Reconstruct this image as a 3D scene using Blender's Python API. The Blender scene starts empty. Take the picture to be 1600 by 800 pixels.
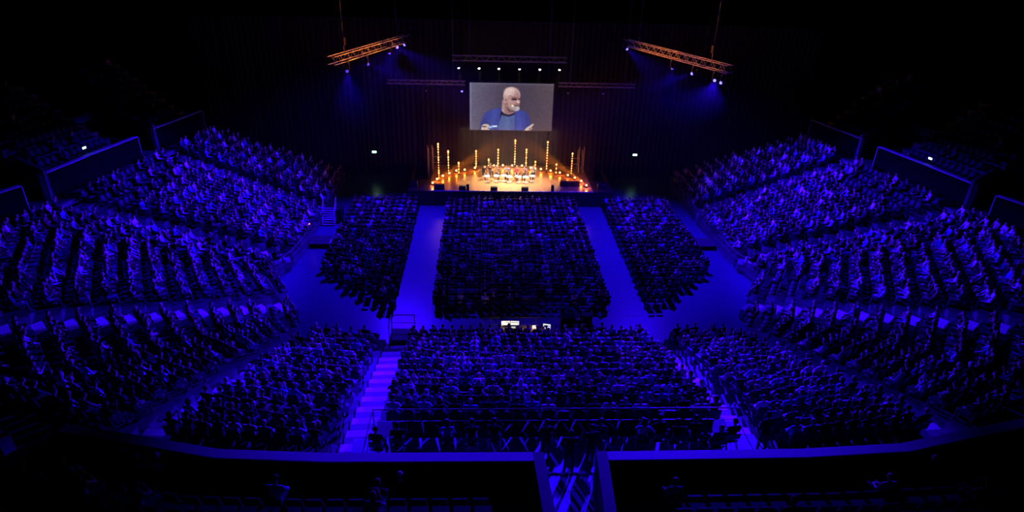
import bpy, bmesh, math, random
import numpy as np
from mathutils import Vector, Matrix
random.seed(7); rng = np.random.default_rng(7)
S = bpy.context.scene; COL = S.collection; PI = math.pi

# ------------------------------------------------------------------ camera, world, exposure
CAM = Vector((-2.593, 0.0, 22.0)); FPX = 976.97
AX_R = Vector((0.99895, -0.03848, 0.02485)); AX_F = Vector((0.04551, 0.89513, -0.44347))
AX_U = AX_R.cross(AX_F).normalized()
cd = bpy.data.cameras.new('camera'); cam = bpy.data.objects.new('camera', cd); COL.objects.link(cam)
cd.sensor_width = 36; cd.lens = FPX/1600*36; cd.clip_end = 300; cd.clip_start = .2
cam.matrix_world = Matrix(((AX_R.x, AX_U.x, -AX_F.x, CAM.x), (AX_R.y, AX_U.y, -AX_F.y, CAM.y),
                           (AX_R.z, AX_U.z, -AX_F.z, CAM.z), (0, 0, 0, 1)))
S.camera = cam
w = bpy.data.worlds.new('world'); S.world = w; w.use_nodes = True
w.node_tree.nodes['Background'].inputs[0].default_value = (0.03, 0.03, 1, 1)
w.node_tree.nodes['Background'].inputs[1].default_value = 0.0005
S.view_settings.view_transform = 'Standard'; S.view_settings.look = 'None'
S.view_settings.exposure = 0; S.view_settings.gamma = 1
try: S.view_settings.use_curve_mapping = False
except Exception: pass
S.cycles.use_denoising = True
S.cycles.max_bounces = 5; S.cycles.diffuse_bounces = 2; S.cycles.glossy_bounces = 3
S.cycles.sample_clamp_indirect = 3; S.cycles.use_light_tree = True
S.cycles.caustics_reflective = False; S.cycles.caustics_refractive = False

BLUE = (0.022, 0.0005, 1.0); AMBER = (1.0, 0.22, 0.018); WARM = (1.0, 0.72, 0.45)
K_BLUE = 1.0
# the moving heads of the two side trusses: (position, target, watt, cone deg, blend)
BEAMS = [
 ((-11.9, 43.9, 14.25), (-7.0, 22.0, 4.2), 170000, 36, .9, 1.2),
 ((-11.1, 46.6, 14.25), (22.0, 42.0, 3.5), 110000, 24, .9, 2.8),
 ((-9.95, 50.6, 14.55), (-9.5, 46.0, 0.0), 34000, 96, .8, 1.2),
 ((-9.6, 51.9, 14.7), (20.0, 27.0, 4.0), 130000, 24, .9, 2.2),
 ((-9.0, 53.6, 14.7), (-23.0, 42.0, 4.0), 80000, 46, .9, 1.6),
 ((9.1, 53.8, 14.7), (23.0, 42.0, 4.0), 80000, 46, .9, 1.6),
 ((11.45, 47.6, 14.3), (9.5, 46.0, 0.0), 34000, 96, .8, 1.2),
 ((12.35, 45.2, 14.25), (-22.0, 42.0, 3.5), 110000, 24, .9, 2.8),
 ((13.1, 42.95, 14.25), (3.5, 22.0, 4.2), 270000, 38, .8, 1.7),
 ((13.5, 42.5, 14.15), (-20.0, 27.0, 4.0), 130000, 24, .9, 2.2),
]

# ------------------------------------------------------------------ helpers
def lin(c):
    c = np.asarray(c, float)
    return np.where(c <= .04045, c/12.92, ((c+.055)/1.055)**2.4)
MATS = {}
def mat(name, col, rough=.7, metal=0., spec=.3, noise=0., nscale=8., bump=0., emis=None, estr=0., objcol=False, attr=None):
    if name in MATS: return MATS[name]
    m = bpy.data.materials.new(name); m.use_nodes = True; nt = m.node_tree; N = nt.nodes; L = nt.links
    b = N['Principled BSDF']; b.inputs['Base Color'].default_value = (*col, 1)
    b.inputs['Roughness'].default_value = rough; b.inputs['Metallic'].default_value = metal
    b.inputs['Specular IOR Level'].default_value = spec
    src = None
    if objcol:
        oi = N.new('ShaderNodeObjectInfo'); src = oi.outputs['Color']
    elif attr:
        at = N.new('ShaderNodeAttribute'); at.attribute_name = attr; src = at.outputs['Color']
    if noise or bump:
        tc = N.new('ShaderNodeTexCoord'); no = N.new('ShaderNodeTexNoise'); no.inputs['Scale'].default_value = nscale
        no.inputs['Detail'].default_value = 4; L.new(tc.outputs['Object'], no.inputs['Vector'])
        if noise:
            mx = N.new('ShaderNodeMix'); mx.data_type = 'RGBA'; mx.blend_type = 'MULTIPLY'; mx.inputs[0].default_value = 1
            mr = N.new('ShaderNodeMapRange'); mr.inputs['From Min'].default_value = .25; mr.inputs['From Max'].default_value = .75
            mr.inputs['To Min'].default_value = 1-noise; mr.inputs['To Max'].default_value = 1+noise*.4
            L.new(no.outputs['Fac'], mr.inputs['Value']); L.new(mr.outputs['Result'], mx.inputs[7])
            if src: L.new(src, mx.inputs[6])
            else: mx.inputs[6].default_value = (*col, 1)
            src = mx.outputs[2]
        if bump:
            bp = N.new('ShaderNodeBump'); bp.inputs['Strength'].default_value = bump; bp.inputs['Distance'].default_value = .02
            L.new(no.outputs['Fac'], bp.inputs['Height']); L.new(bp.outputs['Normal'], b.inputs['Normal'])
    if src: L.new(src, b.inputs['Base Color'])
    if emis:
        b.inputs['Emission Color'].default_value = (*emis, 1); b.inputs['Emission Strength'].default_value = estr
    MATS[name] = m; return m

M_floor = mat('arena_floor', (.06, .08, .155), .30, noise=.10, nscale=.7, bump=.05, spec=.5)
M_conc = mat('terrace_concrete', (.08, .08, .10), .8, noise=.25, nscale=2.5, bump=.2)
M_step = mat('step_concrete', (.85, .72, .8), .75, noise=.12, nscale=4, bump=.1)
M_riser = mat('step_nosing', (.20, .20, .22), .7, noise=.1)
M_cope2 = mat('dark_coping', (.10, .10, .11), .7, noise=.1)
M_cope = mat('coping_grey', (.45, .45, .48), .6, noise=.1)
M_wall = mat('black_wall', (.005, .005, .006), 1., spec=.02, noise=.3, nscale=1.5)
M_chan = mat('channel_wall', (.05, .05, .055), .85, noise=.2, nscale=2)
M_vfloor = mat('gangway_floor', (.26, .30, .45), .6, noise=.15, nscale=1.5, bump=.05)
M_drape = mat('black_drape', (.015, .011, .010), .95, noise=.3, nscale=3)
M_dull = mat('dull_black', (.006, .006, .007), .9, spec=.05)
M_lensdim = mat('dim_blue_lens', (.2, .2, 1), .5, emis=(.10, .05, 1.0), estr=.8)
M_blk = mat('black_plastic', (.015, .015, .016), .5)
M_blkm = mat('black_metal', (.03, .03, .032), .4, metal=.6)
M_alu = mat('aluminium', (.62, .62, .64), .38, metal=.3, noise=.08)
M_rail = mat('painted_rail', (.12, .12, .125), .5, metal=.3)
M_chair = mat('chair_shell', (.03, .03, .04), .55, noise=.2)
M_pad = mat('chair_fabric', (.02, .02, .035), .9, noise=.3, nscale=30, bump=.2)
M_wood = mat('stage_boards', (.30, .17, .09), .33, noise=.35, nscale=3, bump=.08, spec=.5)
M_wood2 = mat('instrument_wood', (.42, .17, .05), .25, noise=.3, nscale=12, spec=.5)
M_white = mat('white_laminate', (.8, .8, .78), .4)
M_skin = mat('skin', (.55, .36, .27), .55, noise=.08, nscale=20)
M_top = mat('clothing_top', (.1, .1, .1), .85, objcol=True, noise=.15, nscale=25, bump=.15)
M_leg = mat('clothing_trousers', (.035, .035, .05), .9, noise=.2, nscale=25)
M_shoe = mat('shoe_leather', (.02, .018, .016), .5)
M_hair = mat('hair', (.05, .03, .02), .6, objcol=True, noise=.3, nscale=60, bump=.3)
M_crowd = mat('crowd_cloth', (.1, .1, .1), .8, attr='tint', noise=.15, nscale=14)
M_amber = mat('amber_bulb', (1, .5, .2), .5, emis=(1.0, .36, .09), estr=3.6)
M_amblens = mat('amber_lens', (1, .5, .2), .5, emis=(1.0, .45, .14), estr=6)
M_bluelens = mat('blue_lens', (.2, .2, 1), .5, emis=(.14, .10, 1.0), estr=4.5)
M_whlens = mat('white_lens', (1, 1, 1), .5, emis=(1.0, .86, .75), estr=14)
M_exit = mat('exit_sign_face', (.2, .8, .4), .5, emis=(.35, 1.0, .55), estr=5)
M_exitw = mat('exit_sign_symbol', (.9, 1, .9), .5, emis=(.8, 1.0, .85), estr=7)
M_scr_w = mat('monitor_page', (.8, .8, .8), .4, emis=(.85, .92, .85), estr=1.0)
M_scr_b = mat('monitor_bar', (.1, .2, .4), .4, emis=(.02, .08, .25), estr=1.0)
M_paper = mat('paper', (.8, .76, .68), .8)
M_lamp = mat('desk_lamp_bulb', (1, .6, .3), .5, emis=(1, .5, .15), estr=12)
M_red = mat('red_led', (1, .1, .05), .5, emis=(1, .15, .08), estr=6)

class MB:
    def __init__(s): s.v = []; s.f = []; s.m = []
    def add(s, vs, fs, mi=0):
        o = len(s.v); s.v += [tuple(v) for v in vs]; s.f += [tuple(i+o for i in f) for f in fs]; s.m += [mi]*len(fs); return s
    def hexa(s, p, mi=0):       # 8 points: bottom 4 ccw, top 4 ccw
        return s.add(p, [(3,2,1,0),(4,5,6,7),(0,1,5,4),(1,2,6,5),(2,3,7,6),(3,0,4,7)], mi)
    def box(s, x0, x1, y0, y1, z0, z1, mi=0):
        return s.hexa([(x0,y0,z0),(x1,y0,z0),(x1,y1,z0),(x0,y1,z0),(x0,y0,z1),(x1,y0,z1),(x1,y1,z1),(x0,y1,z1)], mi)
    def rbox(s, x0, x1, y0, y1, z0, z1, b=.02, mi=0):   # box with chamfered top and vertical edges
        def ring(i, z): return [(x0+i,y0,z),(x1-i,y0,z),(x1,y0+i,z),(x1,y1-i,z),(x1-i,y1,z),(x0+i,y1,z),(x0,y1-i,z),(x0,y0+i,z)]
        def ins(z): return [(x0+2*b,y0+b,z),(x1-2*b,y0+b,z),(x1-b,y0+2*b,z),(x1-b,y1-2*b,z),(x1-2*b,y1-b,z),(x0+2*b,y1-b,z),(x0+b,y1-2*b,z),(x0+b,y0+2*b,z)]
        R = [ring(b, z0), ring(b, z1-b), ins(z1)]
        vs = [v for r in R for v in r]; fs = [tuple(range(7,-1,-1)), tuple(range(16,24))]
        for k in range(2):
            for i in range(8): j=(i+1)%8; fs.append((k*8+i,k*8+j,k*8+8+j,k*8+8+i))
        return s.add(vs, fs, mi)
    def tube(s, p0, p1, r0, r1=None, n=6, mi=0, cap=True):
        r1 = r0 if r1 is None else r1; a = Vector(p0); b = Vector(p1); d = (b-a)
        if d.length < 1e-6: return s
        d.normalize(); u = d.orthogonal().normalized(); v = d.cross(u)
        vs = [a+(u*math.cos(t)+v*math.sin(t))*r0 for t in [2*PI*i/n for i in range(n)]] + \
             [b+(u*math.cos(t)+v*math.sin(t))*r1 for t in [2*PI*i/n for i in range(n)]]
        fs = [(i,(i+1)%n,n+(i+1)%n,n+i) for i in range(n)]
        if cap: fs += [tuple(range(n-1,-1,-1)), tuple(range(n,2*n))]
        return s.add(vs, fs, mi)
    def ball(s, c, r, n=8, k=5, mi=0, sc=(1,1,1)):
        vs = []; fs = []
        for j in range(1, k):
            t = PI*j/k
            for i in range(n):
                a = 2*PI*i/n; vs.append((c[0]+r*sc[0]*math.sin(t)*math.cos(a), c[1]+r*sc[1]*math.sin(t)*math.sin(a), c[2]+r*sc[2]*math.cos(t)))
        vs += [(c[0],c[1],c[2]+r*sc[2]), (c[0],c[1],c[2]-r*sc[2])]; T=len(vs)-2; B=len(vs)-1
        for j in range(k-2):
            for i in range(n): fs.append((j*n+i,(j+1)*n+i,(j+1)*n+(i+1)%n,j*n+(i+1)%n))
        for i in range(n): fs.append((T,i,(i+1)%n)); fs.append((B,(k-2)*n+(i+1)%n,(k-2)*n+i))
        return s.add(vs, fs, mi)
    def mesh(s, name, mats):
        me = bpy.data.meshes.new(name); me.from_pydata(s.v, [], s.f)
        for m in (mats if isinstance(mats, (list, tuple)) else [mats]): me.materials.append(m)
        if any(s.m): me.polygons.foreach_set('material_index', s.m)
        me.update(); return me
    def build(s, name, mats, parent=None, **kw): return put(name, s.mesh(name, mats), parent, **kw)

def put(name, me, parent=None, loc=(0,0,0), rz=0, **props):
    o = bpy.data.objects.new(name, me); COL.objects.link(o); o.location = loc
    o.rotation_euler = (0, 0, rz)
    if parent: o.parent = parent
    for k, v in props.items():
        if v is not None: o[k] = v
    return o
def thing(name, label, category, loc=(0,0,0), rz=0, group=None):
    return put(name, None, None, loc, rz, label=label, category=category, group=group)
def struct(name, mb, m, parent=None, label=None):
    return mb.build(name, m, parent, kind='structure', label=label)
ORD = ['front','first','second','third','fourth','fifth','sixth','seventh','eighth','ninth','tenth','eleventh','twelfth','thirteenth',
  'fourteenth','fifteenth','sixteenth','seventeenth','eighteenth','nineteenth','twentieth']
def ordw(n):
    if n <= 20: return ORD[n]
    t = {2:'twenty',3:'thirty',4:'forty',5:'fifty',6:'sixty'}[n//10]
    return (t+'-'+ORD[n % 10]) if n % 10 else t[:-1]+'ieth'
def aim(o, target):
    d = Vector(target)-o.location; o.rotation_euler = d.to_track_quat('-Z', 'Y').to_euler()
def light(kind, loc, col, power, parent=None, size=.1, target=None, cone=None, blend=.5, name='lamp_light'):
    l = bpy.data.lights.new(name, kind); l.color = col; l.energy = power
    if kind == 'SPOT': l.spot_size = math.radians(cone); l.spot_blend = blend; l.shadow_soft_size = size
    elif kind == 'AREA': l.size = size
    else: l.shadow_soft_size = size
    o = bpy.data.objects.new(name, l); COL.objects.link(o); o.location = loc
    if target: aim(o, target)
    if parent:
        o.parent = parent; o.matrix_parent_inverse = parent.matrix_basis.inverted()
    return o
def proj(p):
    d = Vector(p)-CAM; z = d.dot(AX_F)
    if z < .5: return None
    return 800+FPX*d.dot(AX_R)/z, 400-FPX*d.dot(AX_U)/z, z

# ------------------------------------------------------------------ shell of the hall
mb = MB(); mb.add([(-48,-12,0),(48,-12,0),(48,68,0),(-48,68,0)], [(0,1,2,3)]); floor = struct('floor', mb, M_floor)
mb = MB(); mb.box(-48,48,-12,68,27,27.3); struct('ceiling', mb, M_wall)
mb = MB(); mb.box(-48.3,-48,-12,68,0,27); struct('wall_left', mb, M_wall)
mb = MB(); mb.box(48,48.3,-12,68,0,27); struct('wall_right', mb, M_wall)
mb = MB(); mb.box(-48,48,68,68.3,0,27); struct('wall_back', mb, M_wall)
mb = MB(); mb.box(-48,48,-12.3,-12,0,27); struct('wall_front', mb, M_wall)
# floor seams of the laid cover boards
for k in range(11):
    y = 33.0+k*2.4; mb = MB(); mb.box(-8.3,-6.6,y,y+.03,.001,.005); mb.box(6.6,8.3,y,y+.03,.001,.005)
    mb.build('cover_strip', M_rail, floor)

# ------------------------------------------------------------------ bowl geometry
N_ROW = 13; Z0 = .95; RISE = .455; ZTOP = Z0+RISE*N_ROW      # 6.865
ST = {  # stations: (inner point, outer row edge, ring point)
 'S0': ((16.6,60.5),(26.0,54.2),(27.1,54.9)),
 'A1': ((16.6,51.5),(27.4,48.1),(28.35,48.0)),
 'A2': ((17.0,42.3),(28.9,37.3),(29.95,37.1)),
 'C1': ((17.6,39.6),(29.9,33.2),(30.9,33.2)),
 'A3': ((15.0,35.6),(25.1,23.4),(26.0,22.6)),
 'A4': ((13.3,31.5),(14.35,16.3),(14.9,15.25)),
 'M': ((14.3,33.4),(20.4,18.2),(21.2,17.3)),
 'A5': ((7.75,31.2),(6.95,15.4),(6.9,14.05)),
 'A5m': ((7.75,31.2),(6.95,16.85),(6.9,14.05)),
}
def lerp(a, b, t): return (a[0]+(b[0]-a[0])*t, a[1]+(b[1]-a[1])*t)
def trim(pl, a, b):
    P = [Vector(p) for p in pl]
    def cut(P, d):
        while len(P) > 1:
            L = (P[1]-P[0]).length
            if L > d: P[0] = P[0]+(P[1]-P[0])*(d/L); return P
            d -= L; P.pop(0)
        return P
    P = cut(P, a); P.reverse(); P = cut(P, b); P.reverse(); return P
def mirror(pl, sx): return [(p[0]*sx, p[1]) for p in pl]
def rowline(block, r):      # block: list of station keys, sign
    keys, sx, ta, tb = block
    pl = []
    for k in keys:
        kk, s2 = (k[:-1], -1) if k.endswith('-') else (k, 1)
        p = lerp(ST[kk][0], ST[kk][1], r); pl.append((p[0]*s2*sx, p[1]))
    return trim(pl, ta, tb)
BLOCKS = {}
for sx, sd in ((-1,'left'), (1,'right')):
    BLOCKS[sd+' far'] = (['S0','A1'], sx, .1, .6)
    BLOCKS[sd+' side'] = (['A1','A2'], sx, .6, .6)
    BLOCKS[sd+' curve'] = (['A2','C1','A3'], sx, .6, .6)
    BLOCKS[sd+' corner'] = (['A3','M','A4'], sx, .6, .6)
    BLOCKS[sd+' rear'] = (['A4','A5'], sx, .6, .6)
BLOCKS['middle rear'] = (['A5m','A5m-'], 1, .6, .6)
BNAME = {'far':'block nearest the stage','side':'side block','curve':'curved block','corner':'corner block','rear':'rear block'}
for bn, blk in BLOCKS.items():
    mb = MB()
    for k in range(N_ROW):
        f = rowline(blk, k/N_ROW); b = rowline(blk, (k+1)/N_ROW); z = Z0+RISE*k; zl = 0 if k == 0 else z-RISE-.02
        if len(f) != len(b):
            n = min(len(f), len(b)); f, b = f[:n-1]+[f[-1]], b[:n-1]+[b[-1]]
        for i in range(len(f)-1):
            mb.hexa([(*f[i],zl),(*f[i+1],zl),(*b[i+1],zl),(*b[i],zl),(*f[i],z),(*f[i+1],z),(*b[i+1],z),(*b[i],z)])
    struct('seating_terrace', mb, M_conc, label='stepped dark terrace of the '+bn+' seating block')
# walkway behind the last row
for sx in (-1,1):
    mb = MB(); keys = ['S0','A1','A2','C1','A3','M','A4','A5']
    for a, b in zip(keys, keys[1:]):
        q = [mirror([ST[a][1]],sx)[0], mirror([ST[b][1]],sx)[0], mirror([ST[b][2]],sx)[0], mirror([ST[a][2]],sx)[0]]
        mb.hexa([(*p, ZTOP-.3) for p in q]+[(*p, ZTOP) for p in q])
    struct('upper_walkway', mb, M_conc, label=('left' if sx<0 else 'right')+' walkway behind the last lower rows')
mb = MB(); mb.box(-6.95,6.95,14.1,16.5,ZTOP-.3,ZTOP); struct('rear_platform', mb, M_vfloor, label='flat platform behind the middle rear block')
# aisle stairs with every step its own piece
for sx in (-1,1):
    for key in ('A1','A2','A3','A4','A5'):
        p, q = (Vector(ST[key][0]), Vector(ST[key][1])); p.x *= sx; q.x *= sx
        d = (q-p); L = d.length; d.normalize(); n = Vector((-d.y, d.x))*.6
        root = put('aisle_stairs', None, kind='structure', label='%s aisle stairs at %s' % ('left' if sx<0 else 'right',
             {'A1':'the block nearest the stage','A2':'the floor platform','A3':'the curved block','A4':'the corner block','A5':'the middle rear block'}[key]))
        base = MB()
        for k in range(N_ROW*2):
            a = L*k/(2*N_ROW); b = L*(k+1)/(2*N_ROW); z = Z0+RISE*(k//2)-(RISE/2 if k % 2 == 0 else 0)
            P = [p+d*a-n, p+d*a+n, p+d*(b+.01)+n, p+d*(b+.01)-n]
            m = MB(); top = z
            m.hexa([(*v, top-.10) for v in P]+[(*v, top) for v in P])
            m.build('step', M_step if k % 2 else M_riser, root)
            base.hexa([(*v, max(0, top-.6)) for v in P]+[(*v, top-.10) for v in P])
        base.build('stair_base', M_riser, root)

# ring wall with grey coping, broken by the gangways
CH_Y = ((46.85,49.1),(36.1,38.15))
def wallrun(pts, z0, z1, t, sx, name, label, outward=1, cope=True, mw=None):
    r = put(name, None, kind='structure', label=label); w_ = MB(); c_ = MB()
    P = [Vector((p[0]*sx, p[1])) for p in pts]; n = len(P); off = []
    for i in range(n):
        d = ((P[min(i+1,n-1)]-P[max(i-1,0)])).normalized(); off.append(Vector((d.y,-d.x))*t*outward*sx)
    for i in range(n-1):
        a, b, a2, b2 = P[i], P[i+1], P[i]+off[i], P[i+1]+off[i+1]
        w_.hexa([(*v, z0) for v in (a,b,b2,a2)]+[(*v, z1-.06) for v in (a,b,b2,a2)])
        o1, o2 = off[i]*.04, off[i+1]*.04
        c_.hexa([(*v, z1-.06) for v in (a-o1,b-o2,b2+o2,a2+o1)]+[(*v, z1) for v in (a-o1,b-o2,b2+o2,a2+o1)])
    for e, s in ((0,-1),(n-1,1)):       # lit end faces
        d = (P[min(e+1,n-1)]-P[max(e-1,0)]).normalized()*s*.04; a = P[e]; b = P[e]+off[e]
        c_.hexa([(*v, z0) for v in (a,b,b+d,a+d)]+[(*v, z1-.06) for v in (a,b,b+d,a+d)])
    w_.build('wall_face', mw or M_wall, r)
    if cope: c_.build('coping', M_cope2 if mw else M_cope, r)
    return r
for sx, sd in ((-1,'left'),(1,'right')):
    wallrun([(27.05,55.2),(27.6,52.5),(28.32,49.1)], ZTOP-.3, 8.6, .32, sx, 'parapet_wall', sd+' parapet beside the stage end', -1)
    wallrun([(28.45,46.85),(29.3,42.5),(30.0,38.15)], ZTOP-.3, 8.6, .32, sx, 'parapet_wall', sd+' parapet between the two side gangways', -1)
    wallrun([(29.95,36.1),(30.95,33.5),(30.6,30.3),(28.9,26.6),(26.0,22.6),(21.2,17.3),(16.7,14.9)], ZTOP-.3, 8.6, .32, sx, 'parapet_wall', sd+' parapet round the corner', -1)
    wallrun([(15.45,15.37),(12.5,14.72),(10.3,14.2),(7,14.0),(1.1,13.96)], ZTOP-.3, 8.6, .32, sx, 'parapet_wall', 'parapet above the %s rear block' % sd, -1)
    # gangway channels through the upper tier
    for i, (ya, yb) in enumerate(CH_Y):
        x0 = 28.4 if i == 0 else 29.95
        wallrun([(x0,yb),(x0+6.7,yb+4.9)], ZTOP, 8.9, .18, sx, 'gangway_wall', '%s gangway wall, far side of gangway %s' % (sd, 'nearer the stage' if i==0 else 'nearer the camera'), -1, mw=M_chan)
        wallrun([(x0+.35,ya),(x0+6.7,yb+.2)], ZTOP, 8.2, .18, sx, 'gangway_wall', '%s gangway wall, near side of gangway %s' % (sd, 'nearer the stage' if i==0 else 'nearer the camera'), -1, cope=False, mw=M_chan)
        wallrun([(x0+6.7,yb+.2),(x0+6.7,yb+4.9)], ZTOP, 9.1, .2, sx, 'gangway_wall', '%s gangway end wall of gangway %s' % (sd, 'nearer the stage' if i==0 else 'nearer the camera'), -1, cope=False, mw=M_cope)
        mb = MB(); q = [(x0*sx,ya),((x0+6.7)*sx,yb+.2),((x0+6.7)*sx,yb+4.9),(x0*sx,yb)]
        mb.hexa([(*p, ZTOP-.2) for p in q]+[(*p, ZTOP+.005) for p in q]); struct('gangway_floor', mb, M_chan, label='%s gangway floor %d' % (sd, i+1))
    wallrun([(15.45,15.37),(17.6,11.5)], ZTOP, 8.6, .2, sx, 'gangway_wall', sd+' corner gangway wall, stairs side', 1, mw=M_chan)
    wallrun([(16.7,14.9),(19.0,11.8)], ZTOP, 8.6, .2, sx, 'gangway_wall', sd+' corner gangway wall, outer side', -1, mw=M_chan)
    wallrun([(1.1,13.96),(.95,11.5),(.8,6)], ZTOP-.2, 8.6, .3, sx, 'gangway_wall', sd+' wall of the middle rear gangway', 1, mw=M_chan)
mb = MB(); mb.box(-1.3,1.3,4.5,14.1,ZTOP-.3,ZTOP-.004); struct('gangway_floor', mb, M_vfloor, label='pale floor of the middle rear gangway')

# upper tier
UP = []   # (front polyline, back polyline, name)
for sx, sd in ((-1,'left'),(1,'right')):
    UP.append((mirror([(27.4,55.2),(28.8,49.6)],sx), mirror([(35.5,58.5),(37.2,55.5)],sx), sd+' far upper block'))
    UP.append((mirror([(28.9,46.6),(30.35,38.6)],sx), mirror([(37.5,48.6),(38.8,43.2)],sx), sd+' upper side block'))
    UP.append((mirror([(30.4,35.9),(31.4,33.5),(31.05,30.2),(29.3,26.4),(26.4,22.2),(21.6,16.9),(17.5,14.8)],sx),
               mirror([(39.5,36.5),(39.5,34),(38.5,28),(35,22),(30,16),(26,11),(22.5,8)],sx), sd+' upper corner block'))
    UP.append((mirror([(15.2,14.9),(12.5,14.35),(10.3,13.85),(7,13.65),(1.45,13.6)],sx),
               mirror([(19.2,7.5),(15,6),(11.5,5),(7.5,5),(1.45,5)],sx), sd+' upper rear block'))
UZ0 = 7.35; UN = 10; UR = .5
for f, b, nm in UP:
    mb = MB()
    for k in range(UN):
        A = [lerp(p, q, k/UN) for p, q in zip(f, b)]; B = [lerp(p, q, (k+1)/UN) for p, q in zip(f, b)]; z = UZ0+UR*k
        for i in range(len(A)-1):
            mb.hexa([(*A[i],z-UR-.1),(*A[i+1],z-UR-.1),(*B[i+1],z-UR-.1),(*B[i],z-UR-.1),(*A[i],z),(*A[i+1],z),(*B[i+1],z),(*B[i],z)])
    struct('upper_terrace', mb, M_conc, label='dark stepped terrace, '+nm)

# ------------------------------------------------------------------ human figures
ICO = {}
for _k in (1, 2):
    _b = bmesh.new(); ICO[_k] = [tuple(v.co) for v in bmesh.ops.create_icosphere(_b, subdivisions=_k, radius=1.0)['verts']]; _b.free()
def capsules_to_mesh(caps, voxel, dec, name):
    bm = bmesh.new()
    for (p0, r0, p1, r1, lab) in caps:
        sub = 2 if max(max(r0) if isinstance(r0, tuple) else r0, max(r1) if isinstance(r1, tuple) else r1) > .03 else 1
        vs = []
        for p, r in ((p0, r0), (p1, r1)):
            rr = r if isinstance(r, (tuple, list)) else (r, r, r)
            vs += [bm.verts.new((q[0]*rr[0]+p[0], q[1]*rr[1]+p[1], q[2]*rr[2]+p[2])) for q in ICO[sub]]
        g = bmesh.ops.convex_hull(bm, input=vs)
        dead = {v for v in list(g['geom_interior'])+list(g['geom_unused']) if isinstance(v, bmesh.types.BMVert)}
        for v in dead:
            if v.is_valid: bm.verts.remove(v)
    me = bpy.data.meshes.new(name+'_src'); bm.to_mesh(me); bm.free()
    o = bpy.data.objects.new('tmp', me); COL.objects.link(o)
    r = o.modifiers.new('r', 'REMESH'); r.mode = 'VOXEL'; r.voxel_size = voxel
    s = o.modifiers.new('s', 'SMOOTH'); s.iterations = 2; s.factor = .4
    out = []
    for d in dec:
        dm = o.modifiers.new('d', 'DECIMATE'); dm.ratio = d
        dg = bpy.context.evaluated_depsgraph_get()
        m2 = bpy.data.meshes.new_from_object(o.evaluated_get(dg)); m2.name = name; out.append(m2)
        o.modifiers.remove(dm)
    bpy.data.objects.remove(o); bpy.data.meshes.remove(me)
    cs = [(np.array(c[0], float), np.array(c[2], float), c[1] if not isinstance(c[1], tuple) else sum(c[1])/3,
           c[3] if not isinstance(c[3], tuple) else sum(c[3])/3, c[4]) for c in caps]
    def label(P):
        best = np.full(len(P), 1e9); lab = np.zeros(len(P), int)
        for a, b, ra, rb, l in cs:
            d = b-a; L = max(1e-9, d@d); t = np.clip(((P-a)@d)/L, 0, 1)
            dist = np.linalg.norm(P-(a+t[:, None]*d), axis=1)-(ra+(rb-ra)*t)
            m = dist < best; best[m] = dist[m]; lab[m] = l
        return lab
    for m2 in out:
        for m in (M_skin, M_top, M_leg, M_shoe): m2.materials.append(m)
        n = len(m2.polygons); c = np.empty(n*3); m2.polygons.foreach_get('center', c)
        m2.polygons.foreach_set('material_index', label(c.reshape(-1, 3)).astype(np.int32))
        m2.polygons.foreach_set('use_smooth', np.ones(n, bool)); m2.update()
    return out, label
def head_caps(c, yaw, pitch, l=0):
    R = Matrix.Rotation(yaw, 3, 'Z') @ Matrix.Rotation(pitch, 3, 'X')
    c = Vector(c)
    def w_(x, y, z): return tuple(c+R@Vector((x, y, z)))
    return [(w_(0,-.01,.03), (.078,.094,.088), w_(0,.01,-.02), (.07,.082,.09), l),       # skull and cheeks
            (w_(0,.045,-.07), .042, w_(0,.055,-.085), .036, l),                        # jaw and chin
            (w_(0,.088,.02), .012, w_(0,.105,-.018), .015, l),                          # nose
            (w_(-.035,.078,.035), .016, w_(.035,.078,.035), .016, l),                   # brow
            (w_(-.02,.088,-.045), .010, w_(.02,.088,-.045), .010, l),                   # lips
            (w_(-.08,-.005,.01), (.009,.02,.03), w_(-.082,-.005,-.005), (.008,.014,.02), l),
            (w_(.08,-.005,.01), (.009,.02,.03), w_(.082,-.005,-.005), (.008,.014,.02), l)], R
def hand_caps(wr, tip, up, side):
    wr = Vector(wr); d = (Vector(tip)-wr).normalized(); up = Vector(up); s = d.cross(up).normalized()*side; up = s.cross(d).normalized()*side
    palm = wr+d*.075; caps = [(tuple(wr), .024, tuple(palm), .034, 0)]
    for k, ln in ((-1.5,.062),(-.5,.075),(.5,.08),(1.5,.07)):
        b0 = palm+s*k*.019+d*.015; m = b0+d*ln*.6-up*.008; e = m+d*ln*.35-up*.028
        caps += [(tuple(b0), .0105, tuple(m), .010, 0), (tuple(m), .010, tuple(e), .0085, 0)]
    t0 = wr+d*.03+s*.03; caps.append((tuple(t0), .013, tuple(t0+s*.03+d*.045), .0095, 0)); return caps
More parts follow.
